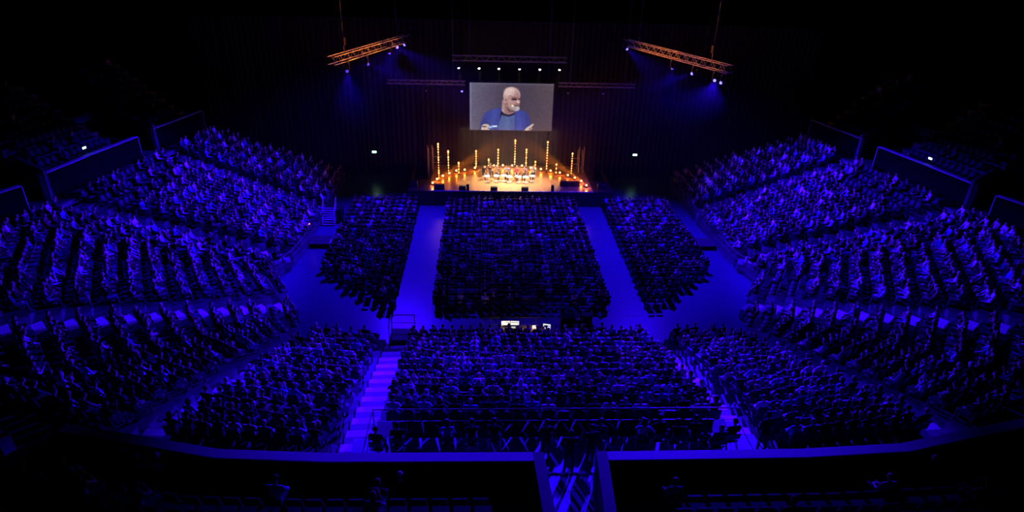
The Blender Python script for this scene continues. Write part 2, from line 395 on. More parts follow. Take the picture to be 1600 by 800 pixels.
def seated_caps(pose, lean=0., hy=0., hp=-.1, slim=1.0, rnd=None):
    c = []; ly = lean
    sh = .175*slim; chest = (0, -.10+ly*.7, .92); shl = 1.03-.05*abs(ly)
    c.append(((-.07,-.02,.55), (.10,.13,.10), (.07,-.02,.55), (.10,.13,.10), 2))                 # pelvis
    c.append(((0,-.03,.60), (.155*slim,.11,.09), (0,-.06+ly*.4,.80), (.145*slim,.105,.10), 1))       # belly
    c.append(((0,-.06+ly*.4,.80), (.145*slim,.105,.10), (0,-.09+ly*.8,.96), (.165*slim,.105,.09), 1))    # chest
    c.append(((-sh,-.10+ly,shl), .062, (sh,-.10+ly,shl), .062, 1))                               # shoulder girdle
    c.append(((0,-.10+ly,1.04), .062, (0,-.08+ly*1.1,1.14), .052, 0))
    hc = (0, -.055+ly*1.25, 1.245); hcaps, R = head_caps(hc, hy, hp); c += hcaps
    for s in (-1, 1):
        c.append(((.09*s,-.02,.54), .088, (.13*s,.40,.535), .064, 2))
        c.append(((.13*s,.40,.53), .062, (.13*s,.43,.12), .043, 2))
        c.append(((.13*s,.41,.05), .042, (.135*s,.59,.035), .034, 3))
        S0 = (sh*s*1.07,-.10+ly,shl-.01)
        if pose == 'lap': E = (.235*s,-.02+ly,.77); W = (.10*s,.20,.66); T = (.04*s,.30,.64)
        elif pose == 'crossed': E = (.24*s,-.01+ly,.79); W = (-.03*s,.10+ly*.6,.84+.03*s); T = (-.16*s,.09+ly*.6,.86)
        elif pose == 'chin': 
            if s > 0: E = (.17,.16+ly,.80); W = (.06,.12+ly*1.2,1.04); T = (.03,.09+ly*1.25,1.13)
            else: E = (-.22,-.0+ly,.78); W = (.02,.14,.74); T = (.14,.16,.76)
        elif pose == 'clap': E = (.25*s,.03+ly,.84); W = (.07*s,.24+ly,.98); T = (.03*s,.32+ly,1.08)
        elif pose == 'knees': E = (.24*s,.10+ly,.76); W = (.14*s,.36,.645); T = (.13*s,.45,.60)
        elif pose == 'guitar':
            if s > 0: E = (.29,-.02+ly,.80); W = (.12,.17,.80); T = (.03,.21,.78)
            else: E = (-.30,.10+ly,.84); W = (-.42,.22,.98); T = (-.42,.27,1.06)
        elif pose == 'violin':
            if s > 0: E = (.30,.10+ly,.92); W = (.16,.26,1.02); T = (.10,.32,1.04)
            else: E = (-.20,.16+ly,.90); W = (-.22,.32,1.08); T = (-.20,.37,1.14)
        c.append((S0, .053, E, .042, 1)); c.append((E, .041, W, .028, 1))
        c += hand_caps(W, T, (0,0,1) if pose != 'chin' else (0,1,0), s)
    return c, hc, R
def standing_caps(stance=0., hy=0., fold=False, bend=0.):
    c = []
    c.append(((-.07,0,.93), (.10,.11,.09), (.07,0,.93), (.10,.11,.09), 2))
    c.append(((0,0,1.0), (.15,.10,.09), (0,.01+bend*.5,1.2), (.14,.10,.1), 1))
    c.append(((0,.01+bend*.5,1.2), (.14,.1,.1), (0,bend,1.36), (.165,.105,.09), 1))
    c.append(((-.18,bend,1.44), .06, (.18,bend,1.44), .06, 1))
    c.append(((0,bend,1.46), .06, (0,.02+bend,1.56), .05, 0))
    hc = (0,.04+bend*1.1,1.66); hcaps, R = head_caps(hc, hy, -.1); c += hcaps
    for s in (-1, 1):
        y = stance*s
        c.append(((.09*s,0,.90), .088, (.11*s,y*.5+.02,.50), .06, 2)); c.append(((.11*s,y*.5+.02,.50), .058, (.12*s,y,.10), .042, 2))
        c.append(((.12*s,y-.02,.045), .042, (.135*s,y+.16,.035), .034, 3))
        if fold: E = (.27*s,.02,1.14); W = (.10*s,.24,1.10); T = (.02*s,.28,1.12)
        else: E = (.26*s,-.02,1.14); W = (.27*s,.05,.90); T = (.26*s,.08,.80)
        c.append(((.19*s,bend,1.43), .053, E, .042, 1)); c.append((E, .041, W, .028, 1)); c += hand_caps(W, T, (0,1,0), s)
    return c, hc, R
def hair_mesh(hc, R, style):
    bm = bmesh.new(); bmesh.ops.create_uvsphere(bm, u_segments=16, v_segments=10, radius=1)
    c = Vector(hc)
    kill = [f for f in bm.faces if (f.calc_center_median().y > .30 and f.calc_center_median().z < .42) or f.calc_center_median().z < (-.45 if style == 'short' else -.95)]
    bmesh.ops.delete(bm, geom=kill, context='FACES')
    for v in bm.verts:
        x, y, z = v.co; k = 1.0+.06*math.sin(9*x+5*z)*.5
        co = Vector((x*.088*k, y*.104*k-.012, z*.10*k+.032))
        if style == 'long' and z < 0: co.z += z*.16; co.x *= 1.12; co.y = co.y*1.0-.012
        v.co = c+R@co
    g = bmesh.ops.extrude_face_region(bm, geom=list(bm.faces)); 
    for v in [e for e in g['geom'] if isinstance(e, bmesh.types.BMVert)]: v.co = c+(v.co-c)*.93
    bmesh.ops.recalc_face_normals(bm, faces=bm.faces)
    me = bpy.data.meshes.new('hair'); bm.to_mesh(me); bm.free(); me.materials.append(M_hair)
    me.polygons.foreach_set('use_smooth', np.ones(len(me.polygons), bool)); return me
VAR = []
for pose, lean, hy, hp, slim, st in (('lap',0,0,-.1,1.0,'short'),('lap',.05,.25,-.15,.9,'long'),('crossed',0,-.2,-.05,1.05,'short'),
        ('chin',.10,.1,-.12,.95,'short'),('clap',.02,0,.0,.92,'long'),('knees',.14,-.15,-.25,1.08,'short'),('lap',-.03,-.35,-.1,1.1,'bald')):
    caps, hc, R = seated_caps(pose, lean, hy, hp, slim)
    (hi, lo), lab = capsules_to_mesh(caps, .015, (.30, .018), 'body')
    VAR.append(dict(hi=hi, lo=lo, hair=None if st == 'bald' else hair_mesh(hc, R, st), st=st, hc=np.array(hc), pose=pose))
def lo_arrays(V):
    m = V['lo']; n = len(m.vertices); P = np.empty(n*3); m.vertices.foreach_get('co', P); P = P.reshape(-1, 3)
    m.calc_loop_triangles(); T = np.empty(len(m.loop_triangles)*3, int); m.loop_triangles.foreach_get('vertices', T); T = T.reshape(-1, 3)
    mi = np.empty(len(m.polygons), np.int32); m.polygons.foreach_get('material_index', mi)
    tp = np.empty(len(m.loop_triangles), int); m.loop_triangles.foreach_get('polygon_index', tp)
    lab = np.zeros(n, int)
    for t, l in zip(T, mi[tp]): lab[t] = l
    if V['st'] != 'bald':
        q = P-V['hc']; back = (np.linalg.norm(q, axis=1) < .16) & ((q[:, 2] > .045) | ((q[:, 1] < -.01) & (q[:, 2] > -.09))); lab[back] = 4
    return P, T, lab
for V in VAR: V['arr'] = lo_arrays(V)

TOPS = [('black',(.004,.004,.005),48),('charcoal',(.014,.014,.018),24),('navy',(.02,.03,.10),14),('dark green',(.02,.06,.04),5),('burgundy',(.10,.015,.03),5),
        ('brown',(.10,.06,.035),4),('grey',(.20,.20,.22),11),('blue',(.10,.17,.45),9),('beige',(.45,.38,.30),6),('pale blue',(.38,.48,.72),8),('white',(.80,.80,.82),11),('pink',(.62,.30,.42),3)]
TW = np.array([t[2] for t in TOPS], float); TW /= TW.sum()
HAIRS = [(.012,.009,.008),(.03,.018,.01),(.08,.045,.02),(.30,.19,.08),(.35,.34,.33)]
HW = [.3,.3,.2,.1,.1]

# seats: shared meshes
sm = MB(); sm.rbox(-.225,.225,-.08,.33,.40,.47,.02); SEAT_M = sm.mesh('seat', M_pad)
sm = MB(); sm.hexa([(-.225,-.16,.42),(.225,-.16,.42),(.225,-.10,.42),(-.225,-.10,.42),(-.20,-.25,.88),(.20,-.25,.88),(.20,-.20,.88),(-.20,-.20,.88)]); BACK_M = sm.mesh('backrest', M_chair)
sm = MB(); sm.box(-.03,.03,-.14,.05,0,.40); PED_M = sm.mesh('pedestal', M_blkm)
def folding():
    b = MB(); b.rbox(-.21,.21,-.16,.25,.43,.46,.012, 1)
    b.hexa([(-.20,-.20,.66),(.20,-.20,.66),(.20,-.18,.66),(-.20,-.18,.66),(-.19,-.25,.86),(.19,-.25,.86),(.19,-.23,.86),(-.19,-.23,.86)], 1)
    for s in (-.2,.2):
        b.tube((s,-.25,.86),(s,.22,0),.011,n=3,cap=False); b.tube((s,.20,.44),(s,-.26,0),.011,n=3,cap=False)
    return b
FOLD_M = folding().mesh('folding_chair', [M_blkm, M_chair])
FOLD_PARTS = []
b = MB(); b.rbox(-.21,.21,-.16,.25,.43,.46,.012); FOLD_PARTS.append(('seat', b.mesh('seat', M_chair)))
b = MB(); b.hexa([(-.20,-.20,.60),(.20,-.20,.60),(.20,-.18,.60),(-.20,-.18,.60),(-.19,-.25,.86),(.19,-.25,.86),(.19,-.23,.86),(-.19,-.23,.86)]); FOLD_PARTS.append(('backrest', b.mesh('backrest', M_chair)))
for s in (-.2,.2):
    b = MB(); b.tube((s,-.25,.86),(s,.22,0),.012,n=6); FOLD_PARTS.append(('leg', b.mesh('leg', M_alu)))
    b = MB(); b.tube((s,.20,.44),(s,-.26,0),.012,n=6); FOLD_PARTS.append(('leg', b.mesh('leg', M_alu)))

def person(loc, rz, v, top, hair, label, group=None, name='person'):
    V = VAR[v]; r = put(name, V['hi'], None, loc, rz, label=label, category='person', group=group)
    r.color = (*top, 1)
    if V['hair']:
        h = put('hair', V['hair'], r); h.color = (*hair, 1)
    return r

# ------------------------------------------------------------------ where the crowd sits
SEATS = []      # dict(loc, rz, block, row, idx, occ, kind)
def along(pl, step, off=0.):
    P = [Vector(p) for p in pl]; L = sum((b-a).length for a, b in zip(P, P[1:])); n = max(1, int((L-.3)//step)); st = (L-n*step)/2+step/2; out = []
    for k in range(n):
        d = st+k*step; 
        for a, b in zip(P, P[1:]):
            l = (b-a).length
            if d <= l: out.append((a+(b-a)*(d/l), (b-a).normalized())); break
            d -= l
    return out
for bn, blk in BLOCKS.items():
    cx = blk[1]
    for k in range(N_ROW):
        if bn == 'middle rear' and k == N_ROW: continue
        pl = rowline(blk, (k+.36)/N_ROW); pl0 = rowline(blk, k/N_ROW)
        pts = along(pl, .55)
        if pts and pts[0][0].x > pts[-1][0].x: pts = [(p, -d) for p, d in reversed(pts)]
        mid = Vector((0, 58)); n = len(pts)
        for i, (p, d) in enumerate(pts):
            nrm = Vector((-d.y, d.x)); 
            if nrm.dot(mid-p) < 0: nrm = -nrm
            if bn.split()[-1] in ('far','side','curve'):
                if nrm.x*cx > 0: nrm = -nrm
            face = nrm.normalized(); st = (mid-p).normalized(); pd = (face*.6+st*.4).normalized()
            occ = .95
            if bn.endswith('curve') and k < 3: occ = .45
            if bn.endswith('corner') and k < 2: occ = .35
            if bn.endswith('rear') and bn != 'middle rear' and k < 1: occ = .8
            if bn == 'middle rear' and 5 <= k <= 7 and 1.2 < p.x < 3.6: occ = .25
            if bn.endswith('side') and k > 9 and abs(p.y-42) < 4: occ = .4
            if bn.endswith('corner') and k > 11: occ = .7
            SEATS.append(dict(loc=(p.x,p.y,Z0+RISE*k), rf=math.atan2(-face.x, face.y), rz=math.atan2(-pd.x, pd.y), block=bn, row=k, idx=i, n=n, occ=random.random() < occ, kind='tip'))
for f, b_, nm in UP:
    for k in range(UN):
        A = [lerp(p, q, (k+.45)/UN) for p, q in zip(f, b_)]
        pts = along(trim(A, .7, .7), .55); mid = Vector((0, 58))
        if pts and pts[0][0].x > pts[-1][0].x: pts = [(p, -d) for p, d in reversed(pts)]
        for i, (p, d) in enumerate(pts):
            nrm = Vector((-d.y, d.x))
            if nrm.dot(Vector((0, 40))-p) < 0: nrm = -nrm
            pd = (nrm.normalized()*.6+(mid-p).normalized()*.4).normalized()
            SEATS.append(dict(loc=(p.x,p.y,UZ0+UR*k), rf=math.atan2(-nrm.x, nrm.y), rz=math.atan2(-pd.x, pd.y), block=nm, row=k, idx=i, n=len(pts), occ=random.random() < (.14 if 'rear' in nm else .10), kind='tip'))
# chairs on the floor
FL = []
for r in range(21):
    y = 36.3+r*.9; FL.append(('middle floor', y, -6.15, 6.15))
    for sx in (-1,1):
        xo = 14.9 if y > 41.5 else 14.9-(41.5-y)*.95
        xi = 8.55
        a, b = (xi, xo) if sx > 0 else (-xo, -xi); FL.append((('left' if sx<0 else 'right')+' floor', y, a, b))
rowc = {}
for bn, y, a, b in FL:
    r = rowc.get(bn, 0); rowc[bn] = r+1; n = int((b-a)//.55); 
    x0 = a if 'right' in bn else (b-n*.55 if 'left' in bn else (a+b-n*.55)/2)
    for i in range(n):
        x = x0+(i+.5)*.55; occ = .96
        if bn == 'middle floor' and r < 3 and 1.5 < x: occ = .55
        if r == 0: occ = min(occ, .75)
        yy = y+random.uniform(-.03,.03); rz = random.uniform(-.1,.1)+x*.012
        SEATS.append(dict(loc=(x,yy,0.), rf=rz*.5, rz=rz, block=bn, row=r, idx=i, n=n, occ=random.random() < occ, kind='fold'))
for s in SEATS:
    p = proj((s['loc'][0], s['loc'][1], s['loc'][2]+.9)); s['px'] = p
    s['vis'] = p is not None and -30 < p[0] < 1630 and -30 < p[1] < 830
    s['size'] = 1/p[2] if s['vis'] else 0
    s['v'] = int(rng.integers(0, len(VAR))); t = int(rng.choice(len(TOPS), p=TW)); s['top'] = t; s['hair'] = int(rng.choice(5, p=HW))
def place_words(s):
    bn, r, i, n = s['block'], s['row'], s['idx'], s['n']
    if i <= n//2: a = '%s from left' % ordw(i+1)
    else: a = '%s from right' % ordw(n-i)
    if bn.endswith('floor'): return '%s, %s row from mixing desk, %s block' % (a, ordw(r+1), bn)
    if 'upper' in bn: return '%s, %s row behind parapet, %s' % (a, ordw(r+1), bn)
    return '%s, %s row from back, %s block' % (a, ordw(N_ROW-r), bn)
vis = sorted([s for s in SEATS if s['vis']], key=lambda s: -s['size'])
near_people = [s for s in vis if s['occ']][:280]
near_tip = [s for s in vis if s['kind'] == 'tip'][:300]
near_fold = [s for s in vis if s['kind'] == 'fold'][:286]
ids_p = {id(s) for s in near_people}; ids_s = {id(s) for s in near_tip}|{id(s) for s in near_fold}
for s in near_people:
    V = VAR[s['v']]; t = TOPS[s['top']]
    person(s['loc'], s['rz'], s['v'], t[1], HAIRS[s['hair']], 'person in %s top, %s' % (t[0], place_words(s)), 'seated audience')
for s in near_tip:
    r = thing('arena_seat', 'dark tip-up seat, '+place_words(s), 'seat', s['loc'], s['rf'], 'tip-up seats on the terraces')
    put('seat', SEAT_M, r); put('backrest', BACK_M, r); put('pedestal', PED_M, r)
for s in near_fold:
    put('folding_chair', FOLD_M, None, s['loc'], s['rf'], label='dark folding chair, '+place_words(s), category='chair', group='folding chairs on the floor')

def merged(items, name, label, category, mat_, tint=True, mesharr=None):
    VS, TS, CS = [], [], []; o = 0
    for s, (P, T, C) in items:
        a = s['a']; c_, s_ = math.cos(a), math.sin(a); Q = P*s.get('k', 1.0)
        X = Q[:,0]*c_-Q[:,1]*s_+s['loc'][0]; Y = Q[:,0]*s_+Q[:,1]*c_+s['loc'][1]; Z = Q[:,2]+s['loc'][2]
        VS.append(np.stack([X,Y,Z],1)); TS.append(T+o); CS.append(C); o += len(P)
    V = np.concatenate(VS).astype(np.float32); T = np.concatenate(TS).astype(np.int32)
    me = bpy.data.meshes.new(name); me.vertices.add(len(V)); me.vertices.foreach_set('co', V.ravel())
    me.loops.add(T.size); me.loops.foreach_set('vertex_index', T.ravel()); me.polygons.add(len(T))
    me.polygons.foreach_set('loop_start', np.arange(0, T.size, 3, dtype=np.int32)); me.update(calc_edges=True)
    if tint:
        ca = me.color_attributes.new('tint', 'FLOAT_COLOR', 'POINT'); C = np.concatenate(CS); ca.data.foreach_set('color', np.concatenate([C, np.ones((len(C),1))],1).astype(np.float32).ravel())
        me.polygons.foreach_set('use_smooth', np.ones(len(T), bool))
    me.materials.append(mat_)
    return put(name, me, label=label, category=category, kind='stuff')
items = []
for s in SEATS:
    if s['occ'] and id(s) not in ids_p:
        if not s['vis'] and not (s['px'] and -400 < s['px'][0] < 2000 and -100 < s['px'][1] < 900): continue
        P, T, lab = VAR[s['v']]['arr']
        tc = np.array(TOPS[s['top']][1]); sk = np.array((.55,.36,.27))*random.uniform(.6,1.1)
        tr = np.array(random.choice([(.02,.02,.03),(.03,.04,.10),(.06,.05,.04),(.01,.01,.01)]))
        pal = np.stack([sk, tc, tr, np.array((.02,.02,.02)), np.array(HAIRS[s['hair']])])
        items.append((dict(loc=s['loc'], a=s['rz']+random.uniform(-.12,.12), k=random.uniform(.94,1.05)), (P, T, pal[lab])))
merged(items, 'audience', 'seated audience filling the floor blocks and the far terraces', 'crowd', M_crowd)
def arr_of(meshes):
    P, T = [], []; o = 0
    for m in meshes:
        n = len(m.vertices); p = np.empty(n*3); m.vertices.foreach_get('co', p); m.calc_loop_triangles()
        t = np.empty(len(m.loop_triangles)*3, int); m.loop_triangles.foreach_get('vertices', t); P.append(p.reshape(-1,3)); T.append(t.reshape(-1,3)+o); o += n
    return np.concatenate(P), np.concatenate(T), None
sb = MB(); sb.box(-.225,.225,-.08,.33,.40,.46)
SB = arr_of([sb.mesh('s', M_chair), BACK_M]); FB = arr_of([FOLD_M])
merged([(dict(loc=s['loc'], a=s['rf']), SB) for s in SEATS if s['kind']=='tip' and id(s) not in ids_s], 'terrace_seats', 'rows of dark tip-up seats on the far terraces', 'seats', M_chair, False)
merged([(dict(loc=s['loc'], a=s['rf']), FB) for s in SEATS if s['kind']=='fold' and id(s) not in ids_s], 'floor_chairs', 'rows of dark folding chairs nearer the stage', 'chairs', M_chair, False)

# ------------------------------------------------------------------ rear platform: rail, guests on chairs, standing figures
def rail(pts, h, label, z, post_step=1.2, mids=(.5,), r=.022, m=None, baluster=0):
    t = thing('guard_rail', label, 'railing', (*pts[0], z)); o = Vector((*pts[0], z)); m = m or M_rail
    P = [Vector((p[0], p[1], z if len(p) < 3 else p[2])) for p in pts]
    for a, b in zip(P, P[1:]):
        mb = MB(); mb.tube(a+Vector((0,0,h))-o, b+Vector((0,0,h))-o, r, n=8); mb.build('top_rail', m, t)
        for q in mids: mb = MB(); mb.tube(a+Vector((0,0,h*q))-o, b+Vector((0,0,h*q))-o, r*.7); mb.build('middle_rail', m, t)
        L = (b-a).length; n = max(1, round(L/post_step))
        for i in range(n+1):
            if i == 0 and a is not P[0]: continue
            p = a+(b-a)*(i/n); mb = MB(); mb.tube(p-o, p+Vector((0,0,h))-o, r*.9); mb.build('post', m, t)
        if baluster:
            mb = MB(); k = int(L/baluster)
            for i in range(k): p = a+(b-a)*((i+.5)/k); mb.tube(p+Vector((0,0,.08))-o, p+Vector((0,0,h-.03))-o, .008, n=3, cap=False)
            mb.build('balusters', m, t, kind='stuff')
    return t
rail([(-6.3,14.6),(-6.3,16.75),(6.3,16.75),(6.3,14.6)], 1.02, 'long dark guard rail around the rear platform', ZTOP, 1.55, (.5,), .024)
GUEST = [(-6.0,15.6,0,3),(-5.35,15.8,2,0),(-3.75,15.85,1,9),(-2.95,15.8,3,1),(-2.2,15.95,0,0),
         (1.3,15.9,0,2),(2.75,15.85,4,9),(3.3,15.9,5,0),(3.85,15.8,1,1),(4.5,15.9,3,0),(5.2,15.6,6,2),(5.75,15.85,0,0)]
for i, (x, y, v, t) in enumerate(GUEST):
    rz = random.uniform(-.15,.15); col = TOPS[t]
    who = '%s guest from left behind the rear platform rail' % ordw(i+1)
    person((x,y,ZTOP), rz, v, tuple(c*.7 for c in col[1]), HAIRS[i % 3], 'person in %s top, %s' % (col[0], who), 'guests on the rear platform')
    c = thing('platform_chair', 'dark folding chair of the '+who, 'chair', (x,y,ZTOP), rz, 'chairs on the rear platform')
    for nm, me in FOLD_PARTS: put(nm, me, c)
STV = []
for a in ((.06,.2,False,0),(-.05,-.3,True,0),(.1,0,True,.05)):
    caps, hc, R = standing_caps(*a); (hi,), lab = capsules_to_mesh(caps, .015, (.3,), 'standing_body'); STV.append((hi, hair_mesh(hc, R, 'short')))
def stander(loc, rz, v, top, hair, label):
    r = put('person', STV[v][0], None, loc, rz, label=label, category='person'); r.color = (*top, 1)
    h = put('hair', STV[v][1], r); h.color = (*hair, 1); return r
stander((-.55,15.3,ZTOP), .1, 0, (.01,.01,.012), HAIRS[0], 'standing person in black at the left of the middle gangway mouth')
stander((.15,14.8,ZTOP), -.1, 1, (.012,.012,.02), HAIRS[1], 'standing person with folded arms in the middle of the gangway mouth')
stander((.85,15.0,ZTOP), .2, 2, (.01,.01,.012), HAIRS[0], 'standing person in dark clothes at the right of the middle gangway mouth')
stander((6.75,15.6,ZTOP), .3, 1, (.01,.01,.01), HAIRS[0], 'steward standing at the top of the right rear stairs')

# landing platform with rails where the left rear stairs meet the floor
t = thing('landing_platform', 'dark landing with steps below the left rear stairs', 'platform', (-7.45,31.9,0))
mb = MB(); mb.box(-.72,.72,-.65,.6,.0,.92); mb.build('deck', M_riser, t)
rail([(-8.15,31.3),(-8.15,32.45),(-6.75,32.45)], 1.0, 'pale steel guard rail around the landing by the left rear stairs', .92, 1.2, (.45,), .035, M_alu)

# ------------------------------------------------------------------ side floor stairs, platforms and barriers
t = thing('portable_stairs', 'aluminium stairs with handrails beside the left side terrace', 'stairs', (-15.95,50.0,0))
for k in range(8):
    mb = MB(); mb.box(-.5,.5,.16*k,.16*k+.15,.15*(k+1)-.035,.15*(k+1)); mb.build('step', M_alu, t)
for s in (-.53,.53):
    mb = MB(); mb.hexa([(s-.02,0,0),(s+.02,0,0),(s+.02,1.3,1.0),(s-.02,1.3,1.0),(s-.02,0,.18),(s+.02,0,.18),(s+.02,1.3,1.22),(s-.02,1.3,1.22)]); mb.build('stringer', M_alu, t)
    mb = MB(); mb.tube((s,.05,1.05),(s,1.3,2.2),.022); mb.build('handrail', M_alu, t)
    mb = MB(); mb.tube((s,.05,.6),(s,1.3,1.75),.016); mb.build('handrail', M_alu, t)
    for y, z in ((.05,.1),(1.28,1.15)):
        mb = MB(); mb.tube((s,y,z),(s,y,z+1.0),.02); mb.build('post', M_alu, t)
t = thing('stage_monitor_case', 'black upright case beside the portable stairs on the left', 'case', (-15.1,51.0,0))
mb = MB(); mb.rbox(-.25,.25,-.5,.5,.05,1.35,.03); mb.build('body', M_blk, t)
for x in (-.18,.18):
    for y in (-.4,.4): mb = MB(); mb.tube((x-.015,y,.045),(x+.015,y,.045),.045,n=8); mb.build('wheel', M_blkm, t)
for sx, sd in ((-1,'left'),(1,'right')):
    t = thing('camera_platform', 'low black platform against the %s side terrace' % sd, 'platform', (sx*15.75,46.3,0))
    mb = MB(); mb.box(-.8,.8,-.7,.9,.32,.40); mb.build('deck', M_chan, t)
    mb = MB(); mb.box(-.76,.76,-.66,.86,0,.32); mb.build('skirt', M_drape, t)
    mb = MB(); mb.hexa([(-sx*.8-.0,-.6,0),(-sx*1.25,-.6,0),(-sx*1.25,.5,0),(-sx*.8,.5,0),(-sx*.8,-.6,.36),(-sx*.84,-.6,.36),(-sx*.84,.5,.36),(-sx*.8,.5,.36)] if sx<0 else
        [(-1.25,-.6,0),(-.8,-.6,0),(-.8,.5,0),(-1.25,.5,0),(-.84,-.6,.36),(-.8,-.6,.36),(-.8,.5,.36),(-.84,.5,.36)]); mb.build('ramp', M_cope, t)
    x = 16.45*sx
    rail([(x,52.2),(x,60.0)], 1.5, 'dark railing on the %s terrace front, stretch nearest the stage' % sd, 0, 1.6, (.35,.7), .02, M_rail, .14)
    if sx > 0: rail([(x,47.4),(x,52.0)], 1.5, 'dark railing on the right terrace front, stretch behind the platform', 0, 1.6, (.35,.7), .02, M_rail, .14)
    rail([(x,45.4),(16.75*sx,42.2),(17.4*sx,39.7)], 1.5, 'dark railing on the %s terrace front, bent stretch by the curved block' % sd, 0, 1.6, (.35,.7), .02, M_rail, .14)
t = thing('indicator_light', 'small red indicator light on the left terrace front', 'light', (-16.6,46.8,1.6))
mb = MB(); mb.ball((0,0,0),.05); mb.build('lens', M_red, t)

# ------------------------------------------------------------------ mixing desk area
def desk(x, y, wd, dp, h, label):
    t = thing('control_desk', label, 'table', (x,y,0))
    mb = MB(); mb.rbox(-wd/2,wd/2,-dp/2,dp/2,h-.04,h,.01); mb.build('tabletop', M_chan, t)
    for sx in (-1,1):
        for sy in (-1,1):
            mb = MB(); mb.tube((sx*(wd/2-.06),sy*(dp/2-.06),0),(sx*(wd/2-.06),sy*(dp/2-.06),h-.04),.02); mb.build('leg', M_blkm, t)
    return t
desk(-.65,32.75,1.7,.75,.75,'black control desk with two monitors, left half of the mixing position')
desk(.95,32.75,1.3,.75,.75,'black control desk with laptops, right half of the mixing position')
def monitor(x, y, z, wd, ht, tilt, rz, label, name='monitor', lap=False):
    t = thing(name, label, 'screen', (x,y,z), rz); c, s = math.cos(tilt), math.sin(tilt)
    def P(u, v, d): return (u, v*s+d*c, v*c-d*s)
    def slab(u0,u1,v0,v1,d0,d1): return [P(u0,v0,d0),P(u1,v0,d0),P(u1,v0,d1),P(u0,v0,d1),P(u0,v1,d0),P(u1,v1,d0),P(u1,v1,d1),P(u0,v1,d1)]
    b0 = .01 if lap else .12
    mb = MB(); mb.hexa(slab(-wd/2-.01,wd/2+.01,b0,b0+ht,0,.025)); mb.build('frame', M_blk, t)
    mb = MB(); mb.hexa(slab(-wd/2,wd/2,b0+.01,b0+ht-.01,-.006,0),0); mb.hexa(slab(-wd/2+.02,wd/2-.02,b0+ht*.55,b0+ht*.72,-.008,-.005),1)
    mb.build('screen', [M_scr_w, M_scr_b], t)
    mb = MB()
    if lap: mb.hexa([(-wd/2,-ht,0),(wd/2,-ht,0),(wd/2,0,0),(-wd/2,0,0),(-wd/2,-ht,.015),(wd/2,-ht,.015),(wd/2,0,.015),(-wd/2,0,.015)]); mb.build('keyboard', M_cope, t)
    else: mb.box(-.1,.1,-.08,.08,0,.015); mb.box(-.02,.02,.0,.03,.015,.16); mb.build('stand', M_blk, t)
monitor(-1.2,32.98,.75,.52,.34,-.15,.05,'left one of the two bright monitors on the mixing desk')
monitor(-.63,32.98,.75,.52,.34,-.15,-.05,'right one of the two bright monitors on the mixing desk')
monitor(-.72,32.70,.75,.24,.15,.3,0,'small glowing tablet below the two monitors','tablet',True)
monitor(.62,32.75,.75,.32,.22,.1,0,'small grey laptop in the middle of the mixing position','laptop',True)
monitor(1.35,32.72,.75,.46,.32,.15,-.25,'bright tilted laptop at the right of the mixing position','laptop',True)
def papers(x, y, label, rz):
    t = thing('paper_stack', label, 'paper', (x,y,.751), rz); 
    for k in range(3): mb = MB(); mb.box(-.15+.04*k,.06+.04*k,-.14+.02*k,.12+.02*k,.003*k,.003*k+.002); mb.build('sheet', M_paper, t)
papers(-1.25,32.52,'lit papers at the left edge of the mixing desk',.3); papers(.05,32.60,'lit papers right of the tall black monitor',-.2)
def desk_lamp(x, y, label, pw):
    t = thing('gooseneck_lamp', label, 'lamp', (x,y,.75))
    mb = MB(); mb.tube((0,0,0),(0,0,.015),.05,n=10); mb.build('base', M_blk, t)
    mb = MB(); 
    pts = [(0,0,.01),(0,0,.26),(0,-.05,.36),(0,-.14,.38)]
    for a, b in zip(pts, pts[1:]): mb.tube(a,b,.007)
    mb.build('neck', M_blkm, t)
    mb = MB(); mb.tube((0,-.13,.385),(0,-.19,.36),.022,.03,n=8); mb.build('shade', M_blk, t)
    mb = MB(); mb.ball((0,-.17,.345),.018); mb.build('bulb', M_lamp, t)
    l = light('POINT', (x,y-.17,.75+.31), (1,.5,.16), pw, t, .03)
desk_lamp(-1.45,32.75,'amber gooseneck lamp at the left end of the mixing desk',16); desk_lamp(.2,32.82,'amber gooseneck lamp between the two control desks',16)
t = thing('mixing_console', 'dark mixing console with faders on the left desk', 'console', (-.75,32.5,.75))
mb = MB(); mb.hexa([(-.42,-.12,0),(.42,-.12,0),(.42,.14,0),(-.42,.14,0),(-.42,-.12,.04),(.42,-.12,.04),(.42,.14,.10),(-.42,.14,.10)]); mb.build('body', M_blk, t)
mb = MB()
for k in range(16): mb.box(-.38+.05*k,-.36+.05*k,-.08,-.05,.05,.07)
mb.build('faders', M_cope, t, kind='stuff')
t = thing('equipment_rack', 'tall black covered equipment rack right of the mixing position', 'rack', (2.75,33.4,0))
mb = MB(); mb.rbox(-.45,.45,-.35,.35,.08,1.25,.04); mb.build('cover', M_drape, t)
mb = MB(); mb.box(-.42,.42,-.32,.32,.03,.08); mb.build('base', M_blkm, t)
t = thing('speaker_tower', 'black equipment stack right of the covered rack', 'case', (3.9,33.3,0))
mb = MB(); mb.rbox(-.35,.35,-.3,.3,.05,.95,.03); mb.build('lower_case', M_blk, t)
mb = MB(); mb.rbox(-.32,.32,-.28,.28,.95,1.45,.03); mb.build('upper_case', M_blk, t)
rail([(-2.1,33.55),(2.2,33.55)], 1.05, 'thin dark barrier in front of the mixing position', 0, 1.4, (.5,), .015)
stander((3.35,32.6,0), .1, 1, (.03,.03,.05), HAIRS[3], 'technician standing between the rack and the equipment stack')
